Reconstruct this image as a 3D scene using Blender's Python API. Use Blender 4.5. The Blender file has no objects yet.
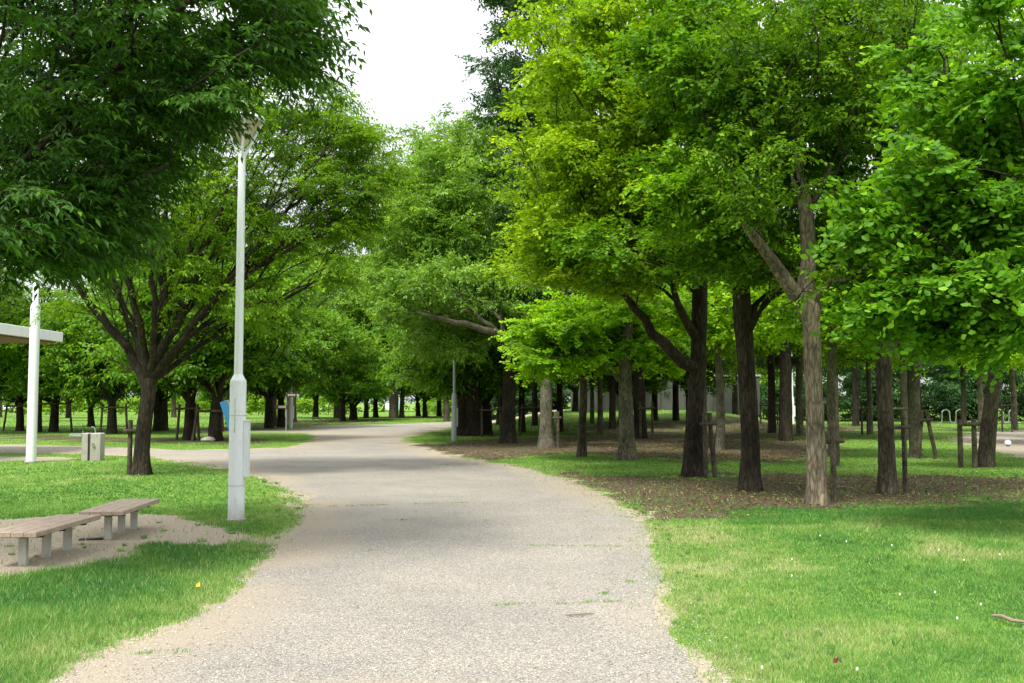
import bpy, math, random
import numpy as np
from mathutils import Vector
from mathutils.geometry import tessellate_polygon
R = math.radians
S = bpy.context.scene
C = S.collection

# ------------------------------------------------------------------ camera
CAMH, FPX, PITCH = 1.7, 1000.0, math.atan(60.5/1000)
cam_d = bpy.data.cameras.new('camera'); cam_d.sensor_width = 36; cam_d.lens = 36*FPX/1024
cam_d.clip_start = .1; cam_d.clip_end = 3000
cam = bpy.data.objects.new('camera', cam_d); C.objects.link(cam)
cam.location = (0, 0, CAMH); cam.rotation_euler = (R(90)+PITCH, 0, 0)
S.camera = cam

# ------------------------------------------------------------------ light
SUN_EL, SUN_AZ = R(58), R(-152)      # azimuth of the sun measured clockwise from +Y (behind camera, left)
w = bpy.data.worlds.new('World'); S.world = w; w.use_nodes = True
nt = w.node_tree; bg = nt.nodes['Background']
sky = nt.nodes.new('ShaderNodeTexSky'); sky.sky_type = 'NISHITA'; sky.sun_disc = False
sky.sun_elevation = SUN_EL; sky.sun_rotation = SUN_AZ; sky.dust_density = 3; sky.air_density = 1
mul = nt.nodes.new('ShaderNodeVectorMath'); mul.operation = 'SCALE'; mul.inputs['Scale'].default_value = 1.0
nt.links.new(sky.outputs[0], mul.inputs[0])
tc = nt.nodes.new('ShaderNodeTexCoord'); cn = nt.nodes.new('ShaderNodeTexNoise'); cn.inputs['Scale'].default_value = 2.2; cn.inputs['Detail'].default_value = 5
nt.links.new(tc.outputs['Generated'], cn.inputs['Vector'])
cr = nt.nodes.new('ShaderNodeValToRGB'); cr.color_ramp.elements[0].color = (12, 12.6, 13.4, 1); cr.color_ramp.elements[1].color = (17, 17.2, 17.6, 1)
cr.color_ramp.elements[0].position = .3; cr.color_ramp.elements[1].position = .65
nt.links.new(cn.outputs[0], cr.inputs[0])
mx = nt.nodes.new('ShaderNodeMix'); mx.data_type = 'RGBA'; mx.inputs[0].default_value = .9
nt.links.new(mul.outputs[0], mx.inputs[6])
sx = nt.nodes.new('ShaderNodeSeparateXYZ'); nt.links.new(tc.outputs['Generated'], sx.inputs[0])      # overcast: the zenith is about three times the horizon
mrz = nt.nodes.new('ShaderNodeMapRange'); nt.links.new(sx.outputs[2], mrz.inputs[0]); mrz.inputs[1].default_value = 0; mrz.inputs[2].default_value = 1; mrz.inputs[3].default_value = .5; mrz.inputs[4].default_value = 1.6
vs_ = nt.nodes.new('ShaderNodeVectorMath'); vs_.operation = 'SCALE'; nt.links.new(cr.outputs[0], vs_.inputs[0]); nt.links.new(mrz.outputs[0], vs_.inputs['Scale']); nt.links.new(vs_.outputs[0], mx.inputs[7])
nt.links.new(mx.outputs[2], bg.inputs[0]); bg.inputs[1].default_value = .077
sun_d = bpy.data.lights.new('sun', 'SUN'); sun_d.energy = 4.0; sun_d.angle = R(16); sun_d.color = (1, .96, .88)
sun = bpy.data.objects.new('sun', sun_d); C.objects.link(sun)
sd = Vector((math.sin(SUN_AZ)*math.cos(SUN_EL), math.cos(SUN_AZ)*math.cos(SUN_EL), math.sin(SUN_EL)))
sun.rotation_euler = sd.to_track_quat('Z', 'Y').to_euler()
S.view_settings.view_transform = 'Standard'; S.view_settings.look = 'None'
S.view_settings.exposure = 0.6; S.view_settings.gamma = 1
S.cycles.max_bounces = 5; S.cycles.diffuse_bounces = 2; S.cycles.glossy_bounces = 2; S.cycles.transmission_bounces = 3
S.cycles.use_denoising = True
S.cycles.use_adaptive_sampling = True

# ------------------------------------------------------------------ placing helpers
def ray(px, py):
    cx, cy = (px-512)/FPX, (341.5-py)/FPX
    return np.array([cx, math.cos(PITCH)-cy*math.sin(PITCH), math.sin(PITCH)+cy*math.cos(PITCH)])
def G(px, py):                                # ground point seen there
    r = ray(px, py); t = CAMH/-r[2]; return np.array([r[0]*t, r[1]*t, 0.0])
def P(px, py, d):                             # point at depth d
    r = ray(px, py); return np.array([r[0]/r[1]*d, d, CAMH+r[2]/r[1]*d])
def sstep(a, b, x): t = np.clip((x-a)/(b-a), 0, 1); return t*t*(3-2*t)
def hz(x, y):                                 # terrain height
    x = np.asarray(x, float); y = np.asarray(y, float)
    bank = 1.0*sstep(58, 80, y)*sstep(-3, 5, x)*(1-sstep(15, 22, x))
    return bank*(1-sstep(96, 112, y))

# value noise
_rg = np.random.default_rng(5); _T = _rg.random((256, 256))
def vn(x, y, s=1.0):
    x = np.asarray(x)*s+1000; y = np.asarray(y)*s+1000
    i = np.floor(x).astype(int); j = np.floor(y).astype(int); u = x-i; v = y-j; u = u*u*(3-2*u); v = v*v*(3-2*v)
    a = _T[i % 256, j % 256]; b = _T[(i+1) % 256, j % 256]; c = _T[i % 256, (j+1) % 256]; d = _T[(i+1) % 256, (j+1) % 256]
    return (a*(1-u)+b*u)*(1-v)+(c*(1-u)+d*u)*v
def fbm(x, y, s, o=4):
    t = 0; a = .5; n = 0
    for k in range(o): t = t+a*vn(x, y, s*2**k); n += a; a *= .5
    return t/n
def poly_sd(poly, x, y):                      # signed distance, positive inside
    p = np.asarray(poly)[:, :2]; x = np.asarray(x, float); y = np.asarray(y, float)
    best = np.full(x.shape, 1e18); ins = np.zeros(x.shape, bool)
    for k in range(len(p)):
        a = p[k]; b = p[(k+1) % len(p)]; e = b-a; L = e@e+1e-12
        t = np.clip(((x-a[0])*e[0]+(y-a[1])*e[1])/L, 0, 1)
        best = np.minimum(best, (x-a[0]-t*e[0])**2+(y-a[1]-t*e[1])**2)
        c = (a[1] > y) != (b[1] > y)
        with np.errstate(divide='ignore', invalid='ignore'):
            xi = (b[0]-a[0])*(y-a[1])/(b[1]-a[1]+1e-15)+a[0]
        ins ^= c & (x < xi)
    d = np.sqrt(best); return np.where(ins, d, -d)

# ------------------------------------------------------------------ object helpers
def mesh_np(name, V, F, mat, attr=None, smooth=False, mat2=None, mi=None):
    """V (n,3), F (m,k) equal-sized faces or list of arrays"""
    me = bpy.data.meshes.new(name); V = np.asarray(V, np.float32)
    Fs = F if isinstance(F, list) else [F]
    Fs = [np.asarray(f, np.int32) for f in Fs if len(f)]
    me.vertices.add(len(V)); me.vertices.foreach_set('co', V.ravel())
    idx = np.concatenate([f.ravel() for f in Fs]); tot = np.concatenate([np.full(len(f), f.shape[1], np.int32) for f in Fs])
    st = np.concatenate([[0], np.cumsum(tot)[:-1]]).astype(np.int32)
    me.loops.add(len(idx)); me.loops.foreach_set('vertex_index', idx)
    me.polygons.add(len(tot)); me.polygons.foreach_set('loop_start', st); me.polygons.foreach_set('loop_total', tot)
    for an, (dom, vals) in (attr or {}).items():
        a = me.attributes.new(an, 'FLOAT', dom); a.data.foreach_set('value', np.asarray(vals, np.float32))
    me.materials.append(mat)
    if mat2 is not None: me.materials.append(mat2); me.polygons.foreach_set('material_index', np.asarray(mi, np.int32))
    me.update(calc_edges=True)
    me.polygons.foreach_set('use_smooth', np.full(len(tot), smooth)); me.validate()
    return me
def link(name, data, parent=None, loc=None):
    o = bpy.data.objects.new(name, data); C.objects.link(o)
    if parent: o.parent = parent
    if loc is not None: o.location = [float(q) for q in loc]
    return o
def tag(o, label=None, cat=None, group=None, kind=None):
    if label: o['label'] = label
    if cat: o['category'] = cat
    if group: o['group'] = group
    if kind: o['kind'] = kind
    return o
def empty(name, loc, rz=0):
    o = bpy.data.objects.new(name, None); C.objects.link(o); o.location = [float(q) for q in loc]; o.rotation_euler.z = rz
    o.empty_display_size = .2; return o
class MB:
    def __init__(s): s.v = []; s.f = []
    def add(s, V, F):
        b = len(s.v); s.v += [tuple(float(q) for q in p) for p in V]; s.f += [tuple(i+b for i in f) for f in F]
    def box(s, x0, x1, y0, y1, z0, z1, M=None, bev=0):
        b = bev
        def ring(z, i): return [(x0+i, y0+i, z), (x1-i, y0+i, z), (x1-i, y1-i, z), (x0+i, y1-i, z)]
        rings = [ring(z0, b), ring(z0+b, 0), ring(z1-b, 0), ring(z1, b)] if b else [ring(z0, 0), ring(z1, 0)]
        V = [p for r in rings for p in r]; F = [(3, 2, 1, 0)]
        for k in range(len(rings)-1):
            for i in range(4): F.append((4*k+i, 4*k+(i+1) % 4, 4*k+4+(i+1) % 4, 4*k+4+i))
        n = 4*(len(rings)-1); F.append((n, n+1, n+2, n+3))
        if M is not None: V = [tuple(M @ Vector(p)) for p in V]
        s.add(V, F); return s
    def tube(s, pts, rad, n=12, cap=True):
        V, F = tube(np.array(pts, float), np.array(rad, float), n)
        F = [tuple(f) for f in F.tolist()]; m = len(pts)
        if cap: F.append(tuple(reversed(range(n)))); F.append(tuple(range((m-1)*n, m*n)))
        s.add(V, F); return s
    def build(s, name, mat, parent=None, smooth=False, loc=None):
        me = bpy.data.meshes.new(name); me.from_pydata(s.v, [], s.f); me.materials.append(mat)
        me.polygons.foreach_set('use_smooth', [smooth]*len(me.polygons)); me.update()
        if smooth:
            try: me.set_sharp_from_angle(angle=R(40))
            except Exception: pass
        return link(name, me, parent, loc)
def tube(pts, rad, n, jit=None):
    m = len(pts); T = np.gradient(pts, axis=0); T /= np.linalg.norm(T, axis=1)[:, None]+1e-9
    ref = np.array([0.0, 1, 0]) if abs(T[0][2]) > .8 else np.array([0.0, 0, 1])
    U = np.zeros_like(T); u = ref-T[0]*(ref@T[0])
    for i in range(m):
        u = u-T[i]*(u@T[i]); u /= np.linalg.norm(u)+1e-9; U[i] = u
    W = np.cross(T, U); a = np.arange(n)*2*math.pi/n
    rr = rad[:, None]*np.ones(n)[None]
    if jit is not None: rr = rr*jit(np.arange(m), a)
    V = pts[:, None]+rr[..., None]*(np.cos(a)[None, :, None]*U[:, None]+np.sin(a)[None, :, None]*W[:, None])
    i = np.arange(m-1)[:, None]*n; j = np.arange(n)[None]; k = (j+1) % n
    F = np.stack([i+j, i+k, i+n+k, i+n+j], -1).reshape(-1, 4)
    return V.reshape(-1, 3), F

# ------------------------------------------------------------------ materials
def newmat(name):
    m = bpy.data.materials.new(name); m.use_nodes = True; nt = m.node_tree
    return m, nt, nt.nodes['Principled BSDF'], nt.nodes['Material Output']
def nd(nt, t, **kw):
    n = nt.nodes.new(t)
    for k, v in kw.items():
        if k in n.inputs: n.inputs[k].default_value = v
        else: setattr(n, k, v)
    return n
def ramp(nt, stops, src=None):
    r = nt.nodes.new('ShaderNodeValToRGB'); e = r.color_ramp.elements
    while len(e) < len(stops): e.new(.5)
    for q, (p, c) in zip(e, stops): q.position = p; q.color = (*c, 1) if len(c) == 3 else c
    if src is not None: nt.links.new(src, r.inputs[0])
    return r
def mixc(nt, fac, a, b, blend='MIX'):
    m = nt.nodes.new('ShaderNodeMix'); m.data_type = 'RGBA'; m.blend_type = blend
    for s_, v in ((0, fac), (6, a), (7, b)):
        if hasattr(v, 'is_linked') or hasattr(v, 'node'): nt.links.new(v, m.inputs[s_])
        elif isinstance(v, (int, float)): m.inputs[s_].default_value = v
        else: m.inputs[s_].default_value = (*v, 1)
    return m.outputs[2]
def pos(nt, scale=(1, 1, 1)):
    t = nt.nodes.new('ShaderNodeTexCoord'); mp = nt.nodes.new('ShaderNodeMapping'); mp.inputs['Scale'].default_value = scale
    nt.links.new(t.outputs['Object'], mp.inputs[0]); return mp.outputs[0]
def leafmat(name, dark, light, tl=.4, rough=.45, tip=None, spec=.3):
    m, nt, b, out = newmat(name)
    at = nd(nt, 'ShaderNodeAttribute', attribute_name='v')
    light = tuple(min(.6, q*1.15) for q in light); tip = tuple(min(.65, q*1.25) for q in (tip or light))
    r = ramp(nt, [(0, dark), (.7, light), (1, tip)], at.outputs['Fac'])
    nt.links.new(r.outputs[0], b.inputs['Base Color']); b.inputs['Roughness'].default_value = rough
    b.inputs['Specular IOR Level'].default_value = spec
    tr = nt.nodes.new('ShaderNodeBsdfTranslucent')
    c2 = mixc(nt, 1.0, r.outputs[0], (1.5, 1.35, .45), 'MULTIPLY'); nt.links.new(c2, tr.inputs[0])
    ms = nt.nodes.new('ShaderNodeMixShader'); ms.inputs[0].default_value = tl
    nt.links.new(b.outputs[0], ms.inputs[1]); nt.links.new(tr.outputs[0], ms.inputs[2]); nt.links.new(ms.outputs[0], out.inputs[0])
    return m
def barkmat(name, a, b_, c, sc=1.0, bump=.5):
    m, nt, b, out = newmat(name)
    n1 = nd(nt, 'ShaderNodeTexNoise', Scale=20*sc, Detail=9.0, Roughness=.72); nt.links.new(pos(nt, (1, 1, .22)), n1.inputs[0])
    n2 = nd(nt, 'ShaderNodeTexNoise', Scale=2.2*sc, Detail=4.0); nt.links.new(pos(nt, (1, 1, .6)), n2.inputs[0])
    v = nd(nt, 'ShaderNodeTexVoronoi', Scale=17*sc, feature='DISTANCE_TO_EDGE'); nt.links.new(pos(nt, (1, 1, .2)), v.inputs[0])
    r1 = ramp(nt, [(.3, a), (.5, b_), (.7, c)], n1.outputs[0])
    r2 = ramp(nt, [(.35, (.55, .55, .5)), (.65, (1.15, 1.1, 1.0))], n2.outputs[0])
    fz = ramp(nt, [(0, (.35, .33, .3)), (.18, (1, 1, 1))], v.outputs['Distance'])
    nt.links.new(mixc(nt, .8, mixc(nt, 1.0, r1.outputs[0], r2.outputs[0], 'MULTIPLY'), fz.outputs[0], 'MULTIPLY'), b.inputs['Base Color'])
    ad = nd(nt, 'ShaderNodeMath', operation='ADD'); nt.links.new(n1.outputs[0], ad.inputs[0]); nt.links.new(v.outputs[0], ad.inputs[1])
    bp = nd(nt, 'ShaderNodeBump', Strength=bump, Distance=.05); nt.links.new(ad.outputs[0], bp.inputs['Height']); nt.links.new(bp.outputs[0], b.inputs['Normal'])
    b.inputs['Roughness'].default_value = .9; b.inputs['Specular IOR Level'].default_value = .15
    return m
def paint(name, col, rough=.45, dirt=(.5, .48, .42), amt=.35, sc=3.0, metal=0):
    m, nt, b, out = newmat(name)
    n = nd(nt, 'ShaderNodeTexNoise', Scale=sc, Detail=7.0, Roughness=.7); nt.links.new(pos(nt, (1, 1, .5)), n.inputs[0])
    r = ramp(nt, [(.5, (0, 0, 0)), (.75, (amt, amt, amt))], n.outputs[0])
    nt.links.new(mixc(nt, r.outputs[0], col, tuple(q*k for q, k in zip(col, dirt))), b.inputs['Base Color'])
    b.inputs['Roughness'].default_value = rough; b.inputs['Metallic'].default_value = metal
    return m
M = {}
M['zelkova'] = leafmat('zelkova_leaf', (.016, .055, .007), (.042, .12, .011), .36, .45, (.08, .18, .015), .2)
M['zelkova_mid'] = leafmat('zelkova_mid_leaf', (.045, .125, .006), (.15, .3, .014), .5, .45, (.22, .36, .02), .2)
M['cherry'] = leafmat('cherry_leaf', (.035, .11, .008), (.11, .25, .016), .47, .45, (.22, .37, .025), .22)
M['oak'] = leafmat('oak_leaf', (.065, .16, .016), (.18, .34, .05), .45, .45, (.3, .48, .09), .25)
M['dark'] = leafmat('evergreen_leaf', (.016, .052, .014), (.036, .1, .024), .28, .4, (.06, .14, .03), .3)
M['maple'] = leafmat('yellow_green_leaf', (.075, .18, .006), (.225, .38, .012), .45, .5, (.39, .54, .028), .18)
M['maple_mid'] = leafmat('mid_yellow_green_leaf', (.045, .14, .006), (.13, .29, .012), .44, .5, (.25, .43, .02), .18)
M['fine'] = leafmat('fine_green_leaf', (.035, .11, .005), (.095, .21, .01), .44, .5, (.19, .33, .018), .18)
M['ginkgo'] = leafmat('fan_leaf', (.045, .14, .008), (.11, .27, .014), .45, .5, (.22, .4, .03), .2)
M['bright'] = leafmat('bright_leaf', (.1, .25, .008), (.21, .41, .012), .5, .5, (.32, .5, .02), .2)
M['hedge'] = leafmat('hedge_leaf', (.12, .26, .02), (.24, .4, .04), .45, .5, (.34, .46, .05), .2)
M['bark_dark'] = barkmat('dark_bark', (.02, .017, .013), (.05, .042, .033), (.095, .082, .066))
M['bark_mid'] = barkmat('brown_bark', (.045, .038, .03), (.105, .09, .072), (.185, .165, .135))
M['bark_pale'] = barkmat('pale_bark', (.09, .075, .055), (.22, .19, .145), (.36, .32, .25), .9)
M['bark_grey'] = barkmat('grey_bark', (.08, .075, .06), (.17, .16, .13), (.28, .27, .22), 1.4, .3)
M['stake'] = barkmat('stake_wood', (.05, .045, .035), (.13, .115, .09), (.22, .2, .16), 2)
M['white'] = paint('white_paint', (.78, .8, .82), .35)
M['greypaint'] = paint('grey_green_paint', (.36, .42, .42), .45, amt=.8)
M['concrete'] = paint('concrete', (.34, .33, .29), .85, (.45, .45, .4), .7, 6)
M['wallc'] = paint('shaded_wall_concrete', (.075, .08, .07), .9, (.5, .5, .45), .8, 2)  # colour set darker than bare concrete, standing in for shade on the wall
M['blackstain'] = paint('wet_stain', (.035, .03, .02), .7)
M['steel'] = paint('steel', (.62, .62, .62), .3, metal=.9)
M['blue'] = paint('blue_panel', (.08, .36, .72), .4, amt=.15)
M['bluedge'] = paint('panel_edge', (.5, .45, .36), .6)
M['brownsign'] = paint('brown_sign', (.09, .035, .03), .5)
M['signpale'] = paint('sign_lettering', (.62, .58, .52), .5)
M['greenmark'] = paint('faded_green_sticker', (.42, .62, .52), .6, (1.3, 1.1, 1.2), 1, 40)
M['teal'] = paint('pale_teal', (.4, .72, .7), .5)
M['beige'] = paint('beige_shade', (.58, .5, .38), .6)
M['brownroof'] = paint('brown_soffit', (.2, .115, .065), .7)
M['black'] = paint('dark_plastic', (.02, .02, .022), .5)
M['redleaf'] = paint('red_leaf', (.12, .018, .012), .7)
M['yellowleaf'] = paint('yellow_leaf', (.75, .42, .03), .6)
M['clover'] = paint('clover_white', (.75, .75, .68), .8)
M['twig'] = paint('dead_twig', (.22, .17, .13), .8)
M['legmetal'] = paint('weathered_post', (.42, .42, .37), .6, (.5, .45, .35), .9, 9)
M['litter'] = leafmat('litter_leaf', (.07, .045, .025), (.16, .115, .06), .1, .8, (.33, .28, .09))

m, nt, b, out = newmat('weathered_white')
n = nd(nt, 'ShaderNodeTexNoise', Scale=14.0, Detail=8.0, Roughness=.75); nt.links.new(pos(nt, (1, 1, .35)), n.inputs[0])
r_ = ramp(nt, [(.52, (.8, .83, .87)), (.66, (.7, .72, .74)), (.74, (.45, .43, .39))], n.outputs[0])
xyz = nd(nt, 'ShaderNodeSeparateXYZ'); nt.links.new(pos(nt), xyz.inputs[0]); ad = nd(nt, 'ShaderNodeMath', operation='MULTIPLY_ADD'); nt.links.new(n.outputs[0], ad.inputs[0]); ad.inputs[1].default_value = -.5; nt.links.new(xyz.outputs[2], ad.inputs[2])
mr = nd(nt, 'ShaderNodeMapRange'); nt.links.new(ad.outputs[0], mr.inputs[0]); mr.inputs[1].default_value = -.3; mr.inputs[2].default_value = .06; mr.inputs[3].default_value = .8; mr.inputs[4].default_value = 0
nt.links.new(mixc(nt, mr.outputs[0], r_.outputs[0], (.4, .36, .3)), b.inputs['Base Color']); b.inputs['Roughness'].default_value = .4; M['white_post'] = m
# bench wood
m, nt, b, out = newmat('bench_board')
n = nd(nt, 'ShaderNodeTexNoise', Scale=7.0, Detail=8.0, Roughness=.7); nt.links.new(pos(nt, (6, .7, 6)), n.inputs[0])
r_ = ramp(nt, [(.3, (.22, .165, .12)), (.55, (.38, .295, .225)), (.75, (.5, .42, .34))], n.outputs[0]); nt.links.new(r_.outputs[0], b.inputs['Base Color'])
bp = nd(nt, 'ShaderNodeBump', Strength=.15, Distance=.01); nt.links.new(n.outputs[0], bp.inputs['Height']); nt.links.new(bp.outputs[0], b.inputs['Normal'])
b.inputs['Roughness'].default_value = .65; M['board'] = m

# ------------------------------------------------------------------ ground, paths
px = lambda L: [G(*q)[:2] for q in L]
PATH = px([(40, 720), (62, 683), (110, 657), (165, 640), (215, 612), (246, 588), (268, 562), (284, 545), (300, 527), (316, 508),
           (306, 496), (285, 486), (262, 475), (238, 468), (200, 463), (150, 456), (90, 453), (0, 452.4), (-140, 452), (-400, 452),
           (-400, 445), (-140, 445), (0, 445), (90, 447), (180, 450.5), (250, 449.5), (296, 447.5), (312, 444), (320, 440), (322, 436),
           (312, 432.6), (270, 432.2), (200, 432.0), (200, 430.3), (270, 430.4), (300, 428.6), (322, 426), (345, 425), (400, 424.2), (440, 422.6), (480, 421), (560, 419.8), (640, 419.5),
           (640, 421.2), (560, 422), (480, 424.6), (455, 426.3), (440, 428.6), (415, 433), (398, 437), (396, 441), (408, 446), (430, 452), (455, 458),
           (490, 464), (530, 471), (562, 480), (588, 490), (615, 502), (636, 518), (648, 540), (654, 562), (655, 590), (664, 625), (682, 658), (694, 683), (706, 720)])
PATH2 = px([(-300, 457), (0, 457), (48, 457.4), (60, 458.6), (48, 459.8), (0, 460.4), (-300, 461)])
PLAZA = px([(955, 440), (975, 433), (1024, 430), (1200, 430), (1500, 432), (1500, 462), (1200, 460), (1024, 457), (990, 449)])
BENCHD = px([(-150, 528), (0, 520), (60, 516), (100, 511), (160, 516), (250, 536), (215, 546), (150, 544), (122, 556), (80, 566), (0, 578), (-150, 590)])
SOILR = px([(560, 477), (575, 474), (640, 478), (760, 474), (900, 476), (1024, 480), (1400, 484), (1400, 500), (1024, 496), (900, 503), (780, 508), (700, 513), (650, 520), (610, 500), (560, 484)])
SOILC = px([(398, 443), (430, 444), (470, 440), (560, 437), (640, 434), (720, 436), (800, 440), (840, 450), (780, 462), (700, 462), (640, 456), (560, 453), (490, 459), (440, 456)])
SOILF = px([(560, 428), (700, 426), (900, 424), (960, 428), (900, 432), (800, 440), (700, 440), (560, 436)])
SOILL = px([(0, 434), (60, 436), (160, 438), (260, 437), (255, 444), (200, 443), (100, 441), (0, 439)])
SOILL2 = px([(240, 424), (300, 422), (390, 419), (385, 421), (300, 425), (250, 428)])

def masks(x, y):
    """bare (0..1), dirt tone"""
    nz = (fbm(x, y, 1.6, 5)-.5)
    dp = np.maximum(np.maximum(poly_sd(PATH, x, y), poly_sd(PATH2, x, y)), poly_sd(PLAZA, x, y))
    far = np.clip(y/18, .5, 5)
    near_path = sstep(np.where(x > .3, -.3, -.5), .02, dp/far**.5+nz*1.0)
    bench = sstep(-.25, .1, poly_sd(BENCHD, x, y)+nz*.5)
    s1 = sstep(-1.3, .8, poly_sd(SOILR, x, y)+nz*4.5)
    s2 = sstep(-1.2, .8, poly_sd(SOILC, x, y)+nz*4.0)
    s3 = sstep(-3, 3, poly_sd(SOILF, x, y)+nz*14)*.6
    s4 = sstep(-2, 1.5, np.maximum(poly_sd(SOILL, x, y), poly_sd(SOILL2, x, y))+nz*8)*.85
    patch = .5*sstep(.64, .76, fbm(x+7, y+3, .9, 4))*sstep(30, 12, y)
    sand = np.clip(np.maximum(near_path, bench), 0, 1)
    s5 = .3*sstep(.1, .8, hz(x, y)+nz*1.8)
    soil = np.clip(np.maximum.reduce([s1, s2, s3, s4, s5]), 0, 1)
    return sand, soil, patch, dp

def axis(lo, hi, s0, c0, c1, g):
    a = list(np.arange(c0, c1, s0)); st = s0
    while a[-1] < hi: st *= g; a.append(a[-1]+st)
    st = s0
    while a[0] > lo: st *= g; a.insert(0, a[0]-st)
    return np.array(a)
xs = axis(-1200, 1200, .16, -10, 14, 1.06); ys = axis(-400, 1500, .16, 4, 34, 1.05)
X, Y = np.meshgrid(xs, ys); x = X.ravel(); y = Y.ravel()
sand, soil, patch, dp = masks(x, y)
Z = hz(x, y)+.03*(fbm(x, y, .35, 3)-.5)*np.clip((-dp-.9)*.8, 0, 1)
nx, ny = len(xs), len(ys)
i = np.arange(ny-1)[:, None]*nx; j = np.arange(nx-1)[None]
F = np.stack([i+j, i+j+1, i+nx+j+1, i+nx+j], -1).reshape(-1, 4)
m, nt, b, out = newmat('lawn_ground')
aS = nd(nt, 'ShaderNodeAttribute', attribute_name='sand'); aD = nd(nt, 'ShaderNodeAttribute', attribute_name='soil'); aP = nd(nt, 'ShaderNodeAttribute', attribute_name='patch')
n1 = nd(nt, 'ShaderNodeTexNoise', Scale=1.4, Detail=8.0, Roughness=.7); nt.links.new(pos(nt), n1.inputs[0])
n2 = nd(nt, 'ShaderNodeTexNoise', Scale=22.0, Detail=6.0, Roughness=.75); nt.links.new(pos(nt), n2.inputs[0])
n3 = nd(nt, 'ShaderNodeTexNoise', Scale=.18, Detail=3.0); nt.links.new(pos(nt), n3.inputs[0])
g1 = ramp(nt, [(.3, (.06, .135, .02)), (.5, (.115, .215, .032)), (.7, (.19, .285, .055))], n2.outputs[0])
g2 = ramp(nt, [(.35, (.85, .95, .8)), (.65, (1.35, 1.15, 1.2))], n1.outputs[0])
grass = mixc(nt, 1.0, g1.outputs[0], g2.outputs[0], 'MULTIPLY')
sandc = ramp(nt, [(.3, (.18, .145, .1)), (.5, (.32, .275, .205)), (.72, (.42, .37, .29))], n2.outputs[0])
soilc = ramp(nt, [(.3, (.035, .025, .016)), (.5, (.085, .062, .04)), (.66, (.15, .12, .075)), (.8, (.12, .16, .04))], n2.outputs[0])
def thr(att, lo, hi, k=.9):
    a = nd(nt, 'ShaderNodeMath', operation='MULTIPLY_ADD'); nt.links.new(n2.outputs[0], a.inputs[0]); a.inputs[1].default_value = k; nt.links.new(att.outputs['Fac'], a.inputs[2])
    mr = nd(nt, 'ShaderNodeMapRange'); nt.links.new(a.outputs[0], mr.inputs[0]); mr.inputs[1].default_value = lo; mr.inputs[2].default_value = hi; return mr.outputs[0]
c = mixc(nt, thr(aP, .85, 1.15), grass, sandc.outputs[0])
c = mixc(nt, thr(aD, .75, 1.05), c, soilc.outputs[0])
c = mixc(nt, thr(aS, .75, 1.1), c, sandc.outputs[0])
nt.links.new(c, b.inputs['Base Color']); b.inputs['Roughness'].default_value = .95; b.inputs['Specular IOR Level'].default_value = .1
bp = nd(nt, 'ShaderNodeBump', Strength=.5, Distance=.03); nt.links.new(n2.outputs[0], bp.inputs['Height']); nt.links.new(bp.outputs[0], b.inputs['Normal'])
M['ground'] = m
me = mesh_np('ground', np.stack([x, y, Z], 1), F, m, {'sand': ('POINT', sand), 'soil': ('POINT', soil), 'patch': ('POINT', patch)}, True)
tag(link('ground', me), kind='structure')

m, nt, b, out = newmat('gravel_path')
v = nd(nt, 'ShaderNodeTexVoronoi', Scale=115.0); nt.links.new(pos(nt), v.inputs[0])
v2 = nd(nt, 'ShaderNodeTexVoronoi', Scale=24.0); nt.links.new(pos(nt), v2.inputs[0])
n1 = nd(nt, 'ShaderNodeTexNoise', Scale=.7, Detail=6.0, Roughness=.6); nt.links.new(pos(nt), n1.inputs[0])
n2 = nd(nt, 'ShaderNodeTexNoise', Scale=35.0, Detail=6.0, Roughness=.8); nt.links.new(pos(nt), n2.inputs[0])
sep = nd(nt, 'ShaderNodeSeparateColor'); nt.links.new(v.outputs['Color'], sep.inputs[0])
st = ramp(nt, [(0, (.15, .143, .132)), (.35, (.245, .233, .213)), (.7, (.325, .31, .282)), (1, (.49, .475, .44))], sep.outputs[0])
gap = ramp(nt, [(.3, (1, 1, 1)), (.65, (.62, .59, .54))], v.outputs['Distance'])
c = mixc(nt, .75, st.outputs[0], gap.outputs[0], 'MULTIPLY')
big = ramp(nt, [(.3, (.86, .855, .85)), (.7, (1.14, 1.11, 1.05))], n1.outputs[0])
c = mixc(nt, 1.0, c, big.outputs[0], 'MULTIPLY')
fin = ramp(nt, [(.3, (.7, .7, .7)), (.7, (1.3, 1.3, 1.3))], n2.outputs[0])
c = mixc(nt, 1.0, c, fin.outputs[0], 'MULTIPLY')
at = nd(nt, 'ShaderNodeAttribute', attribute_name='edge')
a = nd(nt, 'ShaderNodeMath', operation='MULTIPLY_ADD'); nt.links.new(n2.outputs[0], a.inputs[0]); a.inputs[1].default_value = .8; nt.links.new(at.outputs['Fac'], a.inputs[2])
mr = nd(nt, 'ShaderNodeMapRange'); nt.links.new(a.outputs[0], mr.inputs[0]); mr.inputs[1].default_value = .65; mr.inputs[2].default_value = 1.2
c = mixc(nt, mr.outputs[0], c, mixc(nt, .85, (.36, .315, .25), mixc(nt, 1.0, fin.outputs[0], gap.outputs[0], 'MULTIPLY'), 'MULTIPLY'))
nt.links.new(c, b.inputs['Base Color']); b.inputs['Roughness'].default_value = .9; b.inputs['Specular IOR Level'].default_value = .2
bp = nd(nt, 'ShaderNodeBump', Strength=.45, Distance=.012); nt.links.new(v.outputs['Distance'], bp.inputs['Height']); bp.invert = True; nt.links.new(bp.outputs[0], b.inputs['Normal'])
M['gravel'] = m
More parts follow.
